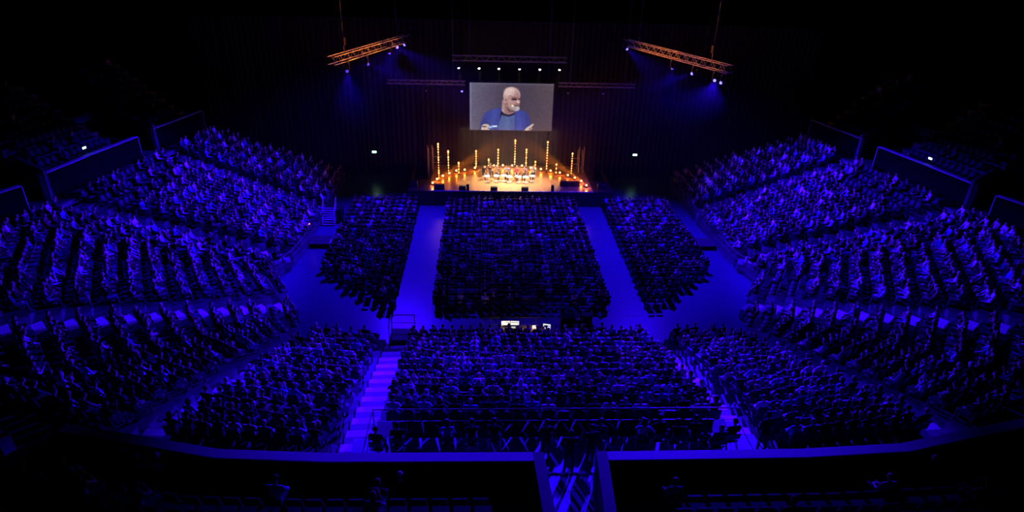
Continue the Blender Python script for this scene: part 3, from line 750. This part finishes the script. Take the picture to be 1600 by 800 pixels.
for i, (x, v, t_, lb) in enumerate(((-1.0,2,1,'technician in charcoal top seated at the two monitors'),(-.3,0,0,'technician in black seated at the mixing console'),(1.05,3,9,'technician in pale blue top seated at the bright laptop'))):
    person((x,31.95,0), .0, v, TOPS[t_][1], HAIRS[i], lb, None)
    c = thing('desk_chair', 'dark chair of the '+lb, 'chair', (x,31.95,0), 0, 'chairs at the mixing desk')
    for nm, me in FOLD_PARTS: put(nm, me, c)
mb = MB(); mb.ball((0,0,0),.02)

# ------------------------------------------------------------------ stage
SZ = 1.5
st = thing('stage', 'raised stage with glossy brown deck and black skirt', 'stage', (0,55,0))
nx, ny = 8, 5; 
for i in range(nx):
    for j in range(ny):
        wd = 15.4/nx; dp = 7.6/ny; mb = MB(); x = -7.7+i*wd; y = j*dp
        mb.box(x+.004,x+wd-.004,y+.004,y+dp-.004,SZ-.12,SZ); mb.build('deck_panel', M_wood, st)
for s in (-1,1):
    mb = MB(); a, b = sorted((s*7.72,s*9.65)); mb.box(a,b,0,3.2,SZ-.14,SZ-.02); mb.build('side_wing', M_blk, st)
def pleated(x0, x1, y, z0, z1, amp, wl, ax='x', thick=.02):
    mb = MB(); n = max(4, int(abs(x1-x0)/wl*6)); P = []
    for i in range(n+1):
        u = x0+(x1-x0)*i/n; d = amp*math.sin(2*PI*(u-x0)/wl+.6*math.sin(u*1.3)); P.append((u, y+d) if ax == 'x' else (y+d, u))
    vs = [(p[0],p[1],z0) for p in P]+[(p[0],p[1],z1) for p in P]
    fs = [(i,i+1,n+2+i,n+1+i) for i in range(n)]; mb.add(vs, fs); return mb
pleated(-9.65,9.65,-.03,0.01,SZ-.03,.025,.3).build('front_skirt', M_drape, st)
for s in (-1,1): pleated(0,7.6,s*9.66,.01,SZ-.05,.025,.3,'y').build('side_skirt', M_drape, st)
mb = MB(); mb.box(-7.7,7.7,-.015,.02,SZ-.1,SZ+.012); mb.build('edge_trim', M_cope, st)
# curtains behind: separate panels
CW = 3.1
for k in range(20):
    x0 = -31+k*CW; lb = '%s black curtain panel from the left behind the stage' % ordw(k+1)
    t = thing('stage_curtain', lb, 'curtain', (x0,64.0,0)); o = pleated(.02,CW-.02,0,.02,15.5,.05,.52); o.build('cloth', M_drape, t)
    mb = MB(); mb.tube((0,0,15.52),(CW,0,15.52),.04); mb.build('curtain_rod', M_blkm, t)
for s, sd in ((-1,'left'),(1,'right')):
    for j in range(3):
        t = thing('stage_curtain', '%s black side curtain panel, %s from the stage' % (sd, ordw(j+1)), 'curtain', (s*(18.5+0*j),63.9-0*j,0))
        bpy.data.objects.remove(t)
HZ = bpy.data.materials.new('stage_haze'); HZ.use_nodes = True; _n = HZ.node_tree; _n.nodes.clear()
_o = _n.nodes.new('ShaderNodeOutputMaterial'); _v = _n.nodes.new('ShaderNodeVolumeScatter'); _v.inputs['Density'].default_value = .0045; _v.inputs['Anisotropy'].default_value = .2
_v.inputs['Color'].default_value = (1, 1, 1, 1); _n.links.new(_v.outputs[0], _o.inputs['Volume'])
HZ2 = HZ.copy(); HZ2.name = 'hall_haze'; HZ2.node_tree.nodes['Volume Scatter'].inputs['Density'].default_value = .00012
mb = MB(); mb.box(-24,24,40,63.8,.02,17.2); mb.build('haze', HZ2, None, label='very thin haze under the lighting trusses in front of the curtains', category='haze', kind='stuff')
mb = MB(); mb.box(-7.9,7.9,55.3,63.75,SZ+.01,6.5); mb.build('haze', HZ, None, label='thin amber glowing haze hanging low over the stage', category='haze', kind='stuff')
# lamps on the deck
LAMPS = [(-7.46,56.5),(-7.11,57.6),(-6.61,58.55),(-6.03,59.33),(-5.36,60.13),(-4.54,60.46),(-3.52,61.1),(-2.54,61.44),(-1.58,61.89),(-.65,62.13),
 (.31,62.17),(1.33,62.0),(2.19,61.41),(3.21,60.93),(4.15,60.46),(5.04,59.9),(5.76,59.14),(6.37,58.4),(6.88,57.48),(7.2,56.23)]
for i, (x, y) in enumerate(LAMPS):
    y = min(y, 62.0)
    d = Vector((-x*.35, 46-y, 0)); rz = math.atan2(d.x, -d.y)
    t = thing('floor_lamp', '%s amber floor lamp from the left in the arc on stage' % ordw(i+1), 'stage lamp', (x,y,SZ), rz, 'amber floor lamps on stage')
    mb = MB(); mb.box(-.14,.14,-.08,.1,0,.03); mb.box(-.15,-.13,-.02,.02,.02,.24); mb.box(.13,.15,-.02,.02,.02,.24); mb.build('yoke', M_blkm, t)
    mb = MB(); mb.tube((0,.16,.20),(0,-.10,.26),.075,.11,n=12); hs = mb.build('housing', M_blk, t)
    mb = MB(); mb.ball((0,-.11,.262),.095,n=12,k=7,sc=(1,.5,1)); mb.build('lens', M_amblens, hs)
    light('POINT', (x, y-.22, SZ+.33), AMBER, 55 if 5 < i < 15 else 34, t, .06)
    if i in (0,1): light('SPOT', (x, y-.25, SZ+.35), AMBER, 80000, t, .05, (11.6, 46+4*i, 15.0), 14, .8)
    if i in (18,19): light('SPOT', (x, y-.25, SZ+.35), AMBER, 80000, t, .05, (-11.0, 50-4*(i-18), 15.0), 14, .8)
TUBES = [(-6.95,57.97,3.57),(-6.1,59.52,2.36),(-5.09,59.56,1.19),(-3.71,60.99,2.01),(-2.12,60.85,1.15),(-1.9,60.06,.74),(-1.17,61.08,2.15),(.56,61.76,2.9),
 (1.7,61.39,2.1),(2.64,61.22,.89),(3.73,60.45,3.19),(4.65,59.88,1.07),(5.76,59.14,2.44)]
for i, (x, y, h) in enumerate(TUBES):
    if i in (3, 12): x += .32
    t = thing('light_pole', '%s glowing amber light pole from the left on stage, about %s' % (ordw(i+1), 'knee high' if h < .9 else 'waist high' if h < 1.3 else 'head high' if h < 2.6 else 'taller than a person'), 'light pole', (x,y,SZ), 0, 'amber light poles on stage')
    mb = MB(); mb.tube((0,0,0),(0,0,.03),.13,n=12); mb.build('base', M_blkm, t)
    mb = MB(); mb.tube((0,0,.03),(0,0,h),.018,n=6); pole = mb.build('pole', M_blkm, t)
    n = max(3, int(h/.27)); z0 = .45 if h > 1.5 else .25
    for k in range(n):
        z = z0+(h-z0)*k/(n-1); mb = MB(); r = random.choice((.045,.06,.07)) if k < n-1 else .085
        mb.ball((0,-.02,z),r,n=8,k=6,sc=(1,1,1.9 if k % 2 else 1.3)); mb.build('bulb', M_amber, pole)
    light('POINT', (x, y-.15, SZ+h*.6), AMBER, 5*h, t, .15)
# monitors and cases along the stage edge
def wedge(x, y, label, s=1., rz=0):
    t = thing('stage_monitor', label, 'speaker', (x,y,SZ), rz)
    mb = MB(); mb.hexa([(-.32*s,-.2,0),(.32*s,-.2,0),(.32*s,.22,0),(-.32*s,.22,0),(-.32*s,-.2,.34*s),(.32*s,-.2,.34*s),(.32*s,.08,.36*s),(-.32*s,.08,.36*s)]); mb.build('cabinet', M_blk, t)
    mb = MB(); mb.hexa([(-.29*s,.20,.03),(.29*s,.20,.03),(.29*s,.225,.03),(-.29*s,.225,.03),(-.29*s,.09,.33*s),(.29*s,.09,.33*s),(.29*s,.11,.34*s),(-.29*s,.11,.34*s)]); mb.build('grille', M_blkm, t)
for x, y, lb, s in ((-6.75,55.35,'large dark monitor wedge at the left front stage corner',1.5),(-4.6,55.35,'dark monitor wedge left of centre on the stage edge',1.),(-1.65,55.3,'dark monitor wedge under the left musicians on the stage edge',1.),
   (1.25,55.3,'dark monitor wedge under the right musicians on the stage edge',1.),(5.15,56.6,'left one of the two dark cases on the right of the stage',1.4),(6.1,56.6,'right one of the two dark cases on the right of the stage',1.4)):
    wedge(x, y, lb, s)
for x, lb in ((-4.1,'small upright black speaker left on the stage edge'),(3.85,'small upright black speaker right on the stage edge')):
    t = thing('small_speaker', lb, 'speaker', (x,55.25,SZ)); mb = MB(); mb.rbox(-.13,.13,-.13,.13,0,.55,.02); mb.build('cabinet', M_blk, t); mb = MB(); mb.box(-.11,.11,-.14,-.13,.05,.5); mb.build('grille', M_blkm, t)
for x, lb in ((-9.2,'left'),(8.6,'right')):
    t = thing('cable_case', 'black case on the %s stage wing' % lb, 'case', (x,56.2,SZ-.02)); mb = MB(); mb.rbox(-.35,.35,-.3,.3,0,.45,.03); mb.build('body', M_blk, t); mb = MB(); mb.box(-.36,.36,-.31,.31,.28,.31); mb.build('trim', M_blkm, t)
# scaffold posts at the stage sides
for s, sd, xx in ((-1,'left',7.75),(1,'right',7.0)):
    t = thing('scaffold_frame', 'thin steel stair frame at the %s rear stage side' % sd, 'frame', (s*xx,60.6,0))
    for dx, dy, h in ((0,0,4.2),(.45,0,4.2),(.45,1.0,3.6),(0,1.0,3.6)):
        mb = MB(); mb.tube((s*dx,dy,0),(s*dx,dy,h),.022); mb.build('post', M_alu, t)
    for z in (2.4,3.0): mb = MB(); mb.tube((0,0,z),(-s*.9,0,z),.016); mb.build('rail', M_alu, t)

# musicians
MUS = []
for pose, lean, hy, st_ in (('guitar',.05,0,'short'),('violin',.04,.3,'long'),('knees',.08,0,'short')):
    caps, hc, R = seated_caps(pose, lean, hy, -.1, 1.0); (hi,), lab = capsules_to_mesh(caps, .013, (.35,), 'musician_body'); MUS.append((hi, hair_mesh(hc, R, st_)))
def guitar(t):
    b = MB(); R = []
    prof = [(-.26,.02),(-.24,.13),(-.16,.19),(-.06,.17),(.02,.13),(.10,.15),(.18,.12),(.22,.02)]
    top = [(x,y) for x,y in prof]+[(x,-y) for x,y in reversed(prof)]; n = len(top)
    b.add([(x,.0,y) for x,y in top]+[(x,.09,y) for x,y in top], [tuple(range(n)), tuple(range(2*n-1,n-1,-1))]+[(i,n+i,n+(i+1)%n,(i+1)%n) for i in range(n)]); b.build('body', M_wood2, t)
    b = MB(); b.box(.2,.68,.06,.09,-.025,.025); b.build('neck', M_blk, t); b = MB(); b.box(.68,.80,.05,.08,-.04,.04); b.build('headstock', M_wood2, t)
def violin(t):
    b = MB(); prof = [(-.17,.01),(-.15,.09),(-.06,.10),(0,.06),(.06,.08),(.13,.07),(.16,.01)]; top = prof+[(x,-y) for x,y in reversed(prof)]; n = len(top)
    b.add([(x,y,0) for x,y in top]+[(x,y,.04) for x,y in top], [tuple(range(n)), tuple(range(2*n-1,n-1,-1))]+[(i,n+i,n+(i+1)%n,(i+1)%n) for i in range(n)]); b.build('body', M_wood2, t)
    b = MB(); b.box(.15,.36,-.012,.012,.02,.04); b.build('neck', M_blk, t)
PL = [(-2.6,58.5,2,(.01,.01,.012),'musician in black at the left end of the group, beside a cello','cello',.5),
      (-1.95,59.2,1,(.12,.03,.02),'musician in dark red in the second seat from the left, with a violin','violin',.3),
      (-1.35,58.6,0,(.25,.16,.10),'musician in brown with a guitar, third from the left','guitar',.15),
      (-.35,58.6,0,(.18,.24,.42),'musician in blue-grey with a guitar in the middle of the group','guitar',0),
      (.6,58.6,2,(.62,.10,.09),'musician in red shirt right of the middle','drum',0),
      (1.35,58.45,0,(.32,.14,.20),'musician in checked dark red shirt with a guitar, second from the right','guitar',-.2),
      (2.3,58.8,1,(.78,.76,.74),'musician in white at the right end of the group, with a violin','violin',-.5)]
for i, (x, y, v, top, lb, ins, tw) in enumerate(PL):
    rz = PI+tw; r = put('person', MUS[v][0], None, (x,y,SZ), rz, label=lb, category='person', group=None); r.color = (*top,1)
    h = put('hair', MUS[v][1], r); h.color = (*HAIRS[(i*2) % 5], 1)
    c = thing('stage_chair', 'chair of the '+lb.split(',')[0].replace(' with a guitar','').replace(' beside a cello',''), 'chair', (x,y,SZ), rz, 'chairs of the musicians')
    for nm, me in FOLD_PARTS: put(nm, me, c)
    F = Matrix.Rotation(rz, 3, 'Z')
    if ins == 'guitar':
        p = F@Vector((.10,.17,.80)); t = thing('guitar', 'wooden guitar held by the '+lb.replace(' with a guitar',''), 'guitar', (x+p.x,y+p.y,SZ+p.z), 0); guitar(t); t.rotation_euler = (0, -.35, rz+PI)
    elif ins == 'violin':
        p = F@Vector((-.08,.13,1.08)); t = thing('violin', 'small violin held by the '+lb.replace(', with a violin',''), 'violin', (x+p.x,y+p.y,SZ+p.z), 0); violin(t); t.rotation_euler = (0, 0, rz+PI-.9)
    elif ins == 'cello':
        t = thing('cello', 'dark cello leaning in front of the left end musician', 'cello', (x-.35,y-.35,SZ), .4)
        b = MB(); prof = [(0,.02),(.03,.2),(.25,.22),(.40,.13),(.52,.17),(.68,.15),(.74,.02)]; top_ = [(w_,z) for z,w_ in prof]+[(-w_,z) for z,w_ in reversed(prof)]; n = len(top_)
        b.add([(q[0],0,q[1]+.25) for q in top_]+[(q[0],.13,q[1]+.25) for q in top_], [tuple(range(n)), tuple(range(2*n-1,n-1,-1))]+[(k,n+k,n+(k+1)%n,(k+1)%n) for k in range(n)]); b.build('body', M_wood2, t)
        b = MB(); b.box(-.02,.02,.03,.06,.98,1.45); b.build('neck', M_blk, t); b = MB(); b.tube((0,.06,0),(0,.06,.28),.008); b.build('endpin', M_alu, t)
    else:
        t = thing('hand_drum', 'pale hand drum in front of the musician in red shirt', 'drum', (x,y-.72,SZ)); b = MB(); b.tube((0,0,.02),(0,0,.5),.15,.19,n=14); b.build('shell', M_wood2, t); b = MB(); b.tube((0,0,.5),(0,0,.515),.192,n=14); b.build('drumhead', M_white, t)
for i, (x, y) in enumerate([(-2.3,57.55),(-1.4,57.65),(-.65,57.75),(-.15,57.5),(.75,57.45),(1.45,57.4),(2.05,57.75)]):
    t = thing('side_table', '%s white round side table from the left before the musicians' % ordw(i+1), 'table', (x,y,SZ), 0, 'white side tables before the musicians')
    b = MB(); b.tube((0,0,.56),(0,0,.60),.30,n=18); b.build('tabletop', M_white, t)
    b = MB(); b.tube((0,0,.02),(0,0,.56),.035,n=8); b.build('leg', M_white, t)
    b = MB(); b.tube((0,0,0),(0,0,.025),.18,n=14); b.build('base', M_white, t)
    t = thing('sheet_music', 'white sheets on the %s side table from the left' % ordw(i+1), 'paper', (x,y,SZ+.601), .2*i); b = MB(); b.box(-.15,.15,-.1,.1,0,.004); b.build('page', M_paper, t)
    if i in (0,2,3,5):
        t = thing('microphone_stand', 'thin microphone stand beside the %s side table from the left' % ordw(i+1), 'stand', (x+.42,y+.3,SZ)); b = MB(); b.tube((0,0,0),(0,0,.02),.12,n=10); b.build('base', M_blkm, t); b = MB(); b.tube((0,0,.02),(0,0,1.1),.01); b.build('pole', M_alu, t); b = MB(); b.ball((0,.0,1.13),.03); b.build('microphone', M_blk, t)

# ------------------------------------------------------------------ screen with the picture it shows
def picture():
    W, H = 250, 150; X, Y = np.meshgrid((np.arange(W)+.5)/W*1000, (np.arange(H)+.5)/H*600)
    img = np.empty((H, W, 3)); bg0 = np.array((98,94,112.)); bg1 = np.array((66,58,68.)); bg2 = np.array((86,72,76.))
    t = np.clip(X/450,0,1)[...,None]; u = np.clip((X-620)/380,0,1)[...,None]; img[:] = bg0*(1-t)+bg1*t; img = img*(1-u)+bg2*u
    img = img*(1-.15*np.clip(1-Y/120,0,1)[...,None])+np.array((95,92,110))*.15*np.clip(1-Y/120,0,1)[...,None]
    def poly(P, c, soft=5, f=1.):
        P = np.array(P, float); ins = np.zeros(X.shape, bool); dist = np.full(X.shape, 1e9); n = len(P)
        for i in range(n):
            a, b = P[i], P[(i+1) % n]; cond = (a[1] > Y) != (b[1] > Y)
            xi = (b[0]-a[0])*(Y-a[1])/(b[1]-a[1]+1e-9)+a[0]; ins ^= cond & (X < xi)
            d = b-a; tt = np.clip(((X-a[0])*d[0]+(Y-a[1])*d[1])/(d@d+1e-9),0,1); dist = np.minimum(dist, np.hypot(X-a[0]-tt*d[0], Y-a[1]-tt*d[1]))
        al = np.clip(.5+np.where(ins, dist, -dist)/soft,0,1)[...,None]*f; c = np.array(c, float)
        img[:] = img*(1-al)+c*al
    def ell(cx, cy, rx, ry, c, soft=.12, f=1., rot=0.):
        cr, sr = math.cos(rot), math.sin(rot); dx, dy = X-cx, Y-cy; r = np.hypot((dx*cr+dy*sr)/rx, (-dx*sr+dy*cr)/ry)
        al = np.clip((1-r)/soft+.5,0,1)[...,None]*f; img[:] = img*(1-al)+np.array(c, float)*al
    sh = lambda P: [(x-127, y-78) for x, y in P]
    E2 = lambda cx, cy, *a, **k: ell(cx-127, cy-78, *a, **k)
    poly(sh([(235,690),(262,560),(315,450),(420,402),(520,385),(600,430),(700,405),(800,432),(850,500),(868,600),(800,690)]), (50,66,140))
    poly(sh([(250,690),(270,560),(320,520),(350,600),(360,690)]), (40,52,112), 20, .8)
    poly(sh([(700,690),(700,480),(720,430),(760,560),(770,690)]), (66,80,165), 20, .7)
    poly(sh([(790,440),(850,510),(862,600),(815,640),(800,520)]), (44,56,122), 16, .8)
    poly(sh([(400,420),(470,400),(440,520),(420,690),(370,690)]), (62,78,158), 20, .7)
    poly(sh([(505,440),(468,690),(668,690),(672,470),(600,480)]), (72,92,142), 8)
    poly(sh([(560,500),(540,690),(620,690),(610,510)]), (88,110,158), 20, .6)
    poly(sh([(500,430),(485,560),(510,480),(600,500),(672,470),(668,440)]), (18,22,34), 8)
    poly(sh([(516,290),(512,430),(550,465),(600,475),(655,455),(690,410),(640,330)]), (150,115,108), 8)
    poly(sh([(516,300),(514,430),(545,455),(548,340)]), (188,158,150), 14, .7)
    poly(sh([(560,380),(600,450),(680,430),(640,380)]), (88,62,60), 18, .8)
    E2(628,228,102,104,(196,160,152)); E2(650,300,78,112,(178,138,128))
    E2(600,180,60,48,(222,196,190),.7,.8); E2(690,215,34,60,(172,136,130),.6,.7)
    E2(560,330,30,70,(140,104,98),.6,.6)
    E2(550,285,21,42,(190,150,140)); E2(556,288,9,24,(120,80,74),.5,.8)
    E2(662,278,40,13,(48,26,28),.5,.98); E2(716,273,15,10,(52,30,30),.5,.95); E2(660,256,42,9,(112,78,72),.5,.85); E2(700,240,20,40,(150,112,106),.7,.5)
    poly(sh([(695,275),(727,318),(705,332),(690,315)]), (216,176,164), 6); E2(700,336,22,7,(84,48,46),.6,.8)
    E2(686,392,42,36,(178,170,168),.35); E2(640,392,40,26,(150,134,130),.6,.7); E2(690,346,34,9,(140,118,112),.6,.9); E2(688,360,28,8,(92,40,42),.5,.95)
    poly(sh([(560,300),(640,356),(636,364),(556,310)]), (170,140,130), 4, .7); E2(641,362,15,12,(250,236,205),.5)
    poly(sh([(262,690),(270,622),(300,600),(350,602),(372,630),(345,650),(380,690)]), (200,182,158), 7); E2(300,636,30,10,(70,56,60),.5,.9)
    poly(sh([(350,640),(400,618),(462,612),(464,640),(400,645),(370,660)]), (150,185,235), 6, .9); E2(430,628,24,7,(225,240,250),.5)
    poly(sh([(785,690),(815,645),(860,612),(897,586),(908,600),(880,630),(890,650),(862,690)]), (208,186,172), 7); poly(sh([(850,640),(885,640),(870,690),(840,690)]), (150,118,110), 8, .7)
    img[:, :5] = img[:, :5]*.6+np.array((140,145,185))*.4; img[:4] = img[:4]*.7+np.array((130,130,160))*.3
    img *= 1+.05*np.random.default_rng(3).normal(size=(H//3+1, W//3+1, 1)).repeat(3,0).repeat(3,1)[:H,:W]
    return lin(np.clip(img,0,255)/255)
pic = picture(); ph, pw = pic.shape[:2]
t = thing('projection_screen', 'large screen above the stage showing a bald bearded man in blue jacket', 'screen', (.13,63.0,5.15))
SW, SH = 8.35, 4.72
mb = MB(); e = .12
mb.box(-SW/2-e,SW/2+e,.01,.1,-e,SH+e); mb.build('frame', M_blk, t)
xs = np.linspace(-SW/2, SW/2, pw+1); zs = np.linspace(SH, 0, ph+1); XX, ZZ = np.meshgrid(xs, zs)
V = np.stack([XX, np.full_like(XX, -.005), ZZ], -1).reshape(-1, 3)
idx = (np.arange(ph)[:, None]*(pw+1)+np.arange(pw)[None, :]).ravel(); Q = np.stack([idx+pw+1, idx+pw+2, idx+1, idx], 1)
me = bpy.data.meshes.new('picture'); me.from_pydata(V.tolist(), [], Q.tolist())
ca = me.color_attributes.new('pic', 'FLOAT_COLOR', 'CORNER'); cc = np.repeat(np.concatenate([pic.reshape(-1,3), np.ones((ph*pw,1))],1), 4, axis=0)
ca.data.foreach_set('color', cc.astype(np.float32).ravel())
mp = bpy.data.materials.new('screen_picture'); mp.use_nodes = True; nt = mp.node_tree; b = nt.nodes['Principled BSDF']
at = nt.nodes.new('ShaderNodeAttribute'); at.attribute_name = 'pic'; b.inputs['Base Color'].default_value = (.01,.01,.01,1)
nt.links.new(at.outputs['Color'], b.inputs['Emission Color']); b.inputs['Emission Strength'].default_value = 1.0; me.materials.append(mp); put('picture', me, t)
for x in (-3.6,3.6): mb = MB(); mb.tube((x,.05,SH+e),(x,.05,21.8),.012,n=4); mb.build('hanging_cable', M_blkm, t)

# ------------------------------------------------------------------ trusses and lamps in the air
def truss(a, b, label, w_=.5, m=None, hang=(.15,.85), rods=.5):
    m = m or M_alu; a = Vector(a); b = Vector(b); d = (b-a); L = d.length; t = thing('lighting_truss', label, 'truss', a, math.atan2(d.y, d.x))
    C = [(s*w_/2, z) for s in (-1,1) for z in (0, w_)]
    for y, z in C: mb = MB(); mb.tube((0,y,z),(L,y,z),.025,n=6); mb.build('chord', m, t)
    mb = MB(); n = int(L/rods)
    for i in range(n):
        x0, x1 = L*i/n, L*(i+1)/n
        if i % 2: x0, x1 = x1, x0
        for y in (-w_/2, w_/2): mb.tube((x0,y,0),(x1,y,w_),.011,n=3,cap=False)
        for z in (0, w_): mb.tube((x0,-w_/2,z),(x1,w_/2,z),.011,n=3,cap=False)
    mb.build('lattice', m, t)
    for h in hang:
        mb = MB(); mb.box(L*h-.12,L*h+.12,-.1,.1,w_+.5,w_+1.0); mb.build('chain_hoist', M_blkm, t)
        mb = MB(); mb.tube((L*h,0,w_),(L*h,0,26.98-a.z),.01,n=4); mb.build('chain', M_alu, t)
    return t
truss((-12.55,42.4,14.8),(-9.0,54.2,14.8),'left side lighting truss glowing orange from the stage')
truss((13.65,42.0,14.8),(9.2,54.4,14.8),'right side lighting truss glowing orange from the stage')
truss((-5.6,60.5,12.35),(5.1,60.5,12.35),'faint truss above the screen carrying six white lamps',.45)
truss((-12.2,63.2,9.6),(-4.5,63.2,9.6),'dark truss left of the screen',.35)
truss((4.8,63.2,9.6),(12.5,63.2,9.6),'dark truss right of the screen',.35)
def mover(loc, target, label, lens, group, power=0, cone=60, blend=.8, col=BLUE, size=.12, r=.13, wide=1.):
    loc = Vector(loc); t = thing('moving_head_lamp', label, 'stage lamp', loc, 0, group)
    mb = MB(); mb.box(-.16,.16,-.16,.16,.34,.5); mb.build('base', M_blk, t)
    mb = MB(); mb.box(-.2,-.16,-.06,.06,-.05,.36); mb.box(.16,.2,-.06,.06,-.05,.36); mb.box(-.2,.2,-.06,.06,.34,.38); mb.build('yoke', M_blk, t)
    d = (Vector(target)-loc).normalized()
    mb = MB(); mb.tube(-d*.18, d*.16, r*.8, r, n=12); hd = mb.build('head', M_blk, t)
    mb = MB(); c = d*.165
    mb.ball(tuple(c), r*.8, n=12, k=6); mb.build('lens', lens, hd)
    if power: light('SPOT', loc+d*.32, col, power*K_BLUE, t, size, target, cone, blend).scale = (wide, 1, 1)
    return t
for i, (p, tg, pw_, cone, bl, wide) in enumerate(BEAMS):
    sd = 'left' if p[0] < 0 else 'right'; j = i if i < 5 else 9-i
    if sd == 'right': j = {5:4,6:2,7:1,8:0,9:3}[i]
    nm = ['nearest the camera end','second from the camera end','in the middle','second from the stage end','at the stage end'][sorted([q[0][1] for q in BEAMS if (q[0][0]<0)==(p[0]<0)]).index(p[1])]
    mover(p, tg, 'blue glowing lamp of the %s side truss, %s' % (sd, nm), M_lensdim if i in (0, 1, 2, 6) else M_bluelens, 'blue lamps on the side trusses', pw_, cone, bl, wide=wide)
for i, x in enumerate((-5.05,-3.13,-1.25,.71,2.64,4.51)):
    mover((x,60.5,11.85),(x*.55,57.3,1.9),'%s of six white lamps in a row above the screen, from the left' % ordw(i+1), M_whlens, 'white lamps above the screen', 9000, 30, .6, WARM, .1, .12)
for i, (x, z, c) in enumerate(((-8.39,9.1,0),(-4.84,9.1,1),(5.8,9.1,0),(9.35,9.1,0))):
    mover((x,63.2,z),(x*.8,55,2),'unlit lamp hanging %s the screen' % ['far left of','just left of','just right of','far right of'][i], M_bluelens if c else M_alu, None)
truss((-7,33.0,24.6),(7,33.0,24.6),'added unseen front truss high above the mixing position',.45)  # unseen truss, added to carry the two key lamps
for x in (-4.5, 4.5): mover((x,33.0,24.0),(x*.12,58.5,2.2),'added unseen white key lamp at the %s of the front truss' % ('left' if x<0 else 'right'), M_whlens, None, 45000, 11, .7, (1.0,.84,.66), .15)  # out-of-view lamps added to brighten the musicians from the front
# line array speakers
for s, sd in ((-1,'left'),(1,'right')):
    t = thing('line_array', 'dark curved hanging loudspeaker column at the %s of the hall' % sd, 'speaker', (s*13.5,55.5,9.9))
    for k in range(7):
        z = 2.0-k*.32; y = -.02*k*k; mb = MB(); mb.hexa([(-.45,y-.2,z-.3),(.45,y-.2,z-.3),(.45,y+.3,z-.3),(-.45,y+.3,z-.3),(-.45,y-.2+.02*k,z),(.45,y-.2+.02*k,z),(.45,y+.3,z),(-.45,y+.3,z)]); mb.build('cabinet', M_dull, t)
    mb = MB(); mb.tube((0,0,2.0),(0,0,17.05),.012,n=4); mb.build('chain', M_blkm, t)
# exit signs
def exit_sign(loc, rz, label, sc=1.):
    t = thing('exit_sign', label, 'sign', loc, rz)
    mb = MB(); mb.box(-.24*sc,.24*sc,0,.05,-.12*sc,.12*sc); mb.build('housing', M_blk, t)
    mb = MB(); mb.box(-.22*sc,.22*sc,-.008,0,-.10*sc,.10*sc); mb.build('face', M_exit, t)
    mb = MB()      # running figure and arrow
    for p in [((-.02,.06),(0,0)),((0,0),(.06,-.04)),((0,0),(-.05,-.07)),((-.01,.04),(.05,.03)),((-.01,.04),(-.06,.01))]:
        (x0,z0),(x1,z1) = p; mb.tube((x0*sc,-.012,z0*sc),(x1*sc,-.012,z1*sc),.010*sc,n=4)
    mb.ball((-.015*sc,-.012,.078*sc),.014*sc,n=6,k=4); mb.box(.10*sc,.18*sc,-.013,-.009,-.01*sc,.01*sc); mb.box(-.18*sc,-.12*sc,-.013,-.009,-.08*sc,.08*sc)
    mb.build('symbol', M_exitw, t)
    light('POINT', (loc[0],loc[1]-.25,loc[2]), (.3,1,.5), .5*sc, t, .1)
exit_sign((-14.05,63.83,2.42),0,'green exit sign on the curtains left of the stage'); exit_sign((13.45,63.83,2.46),0,'green exit sign on the curtains right of the stage')
for s, sd in ((-1,'left'),(1,'right')):
    exit_sign((s*30.3,43.3,8.75),-s*1.35,'small green exit sign behind the %s side parapet' % sd,.7)
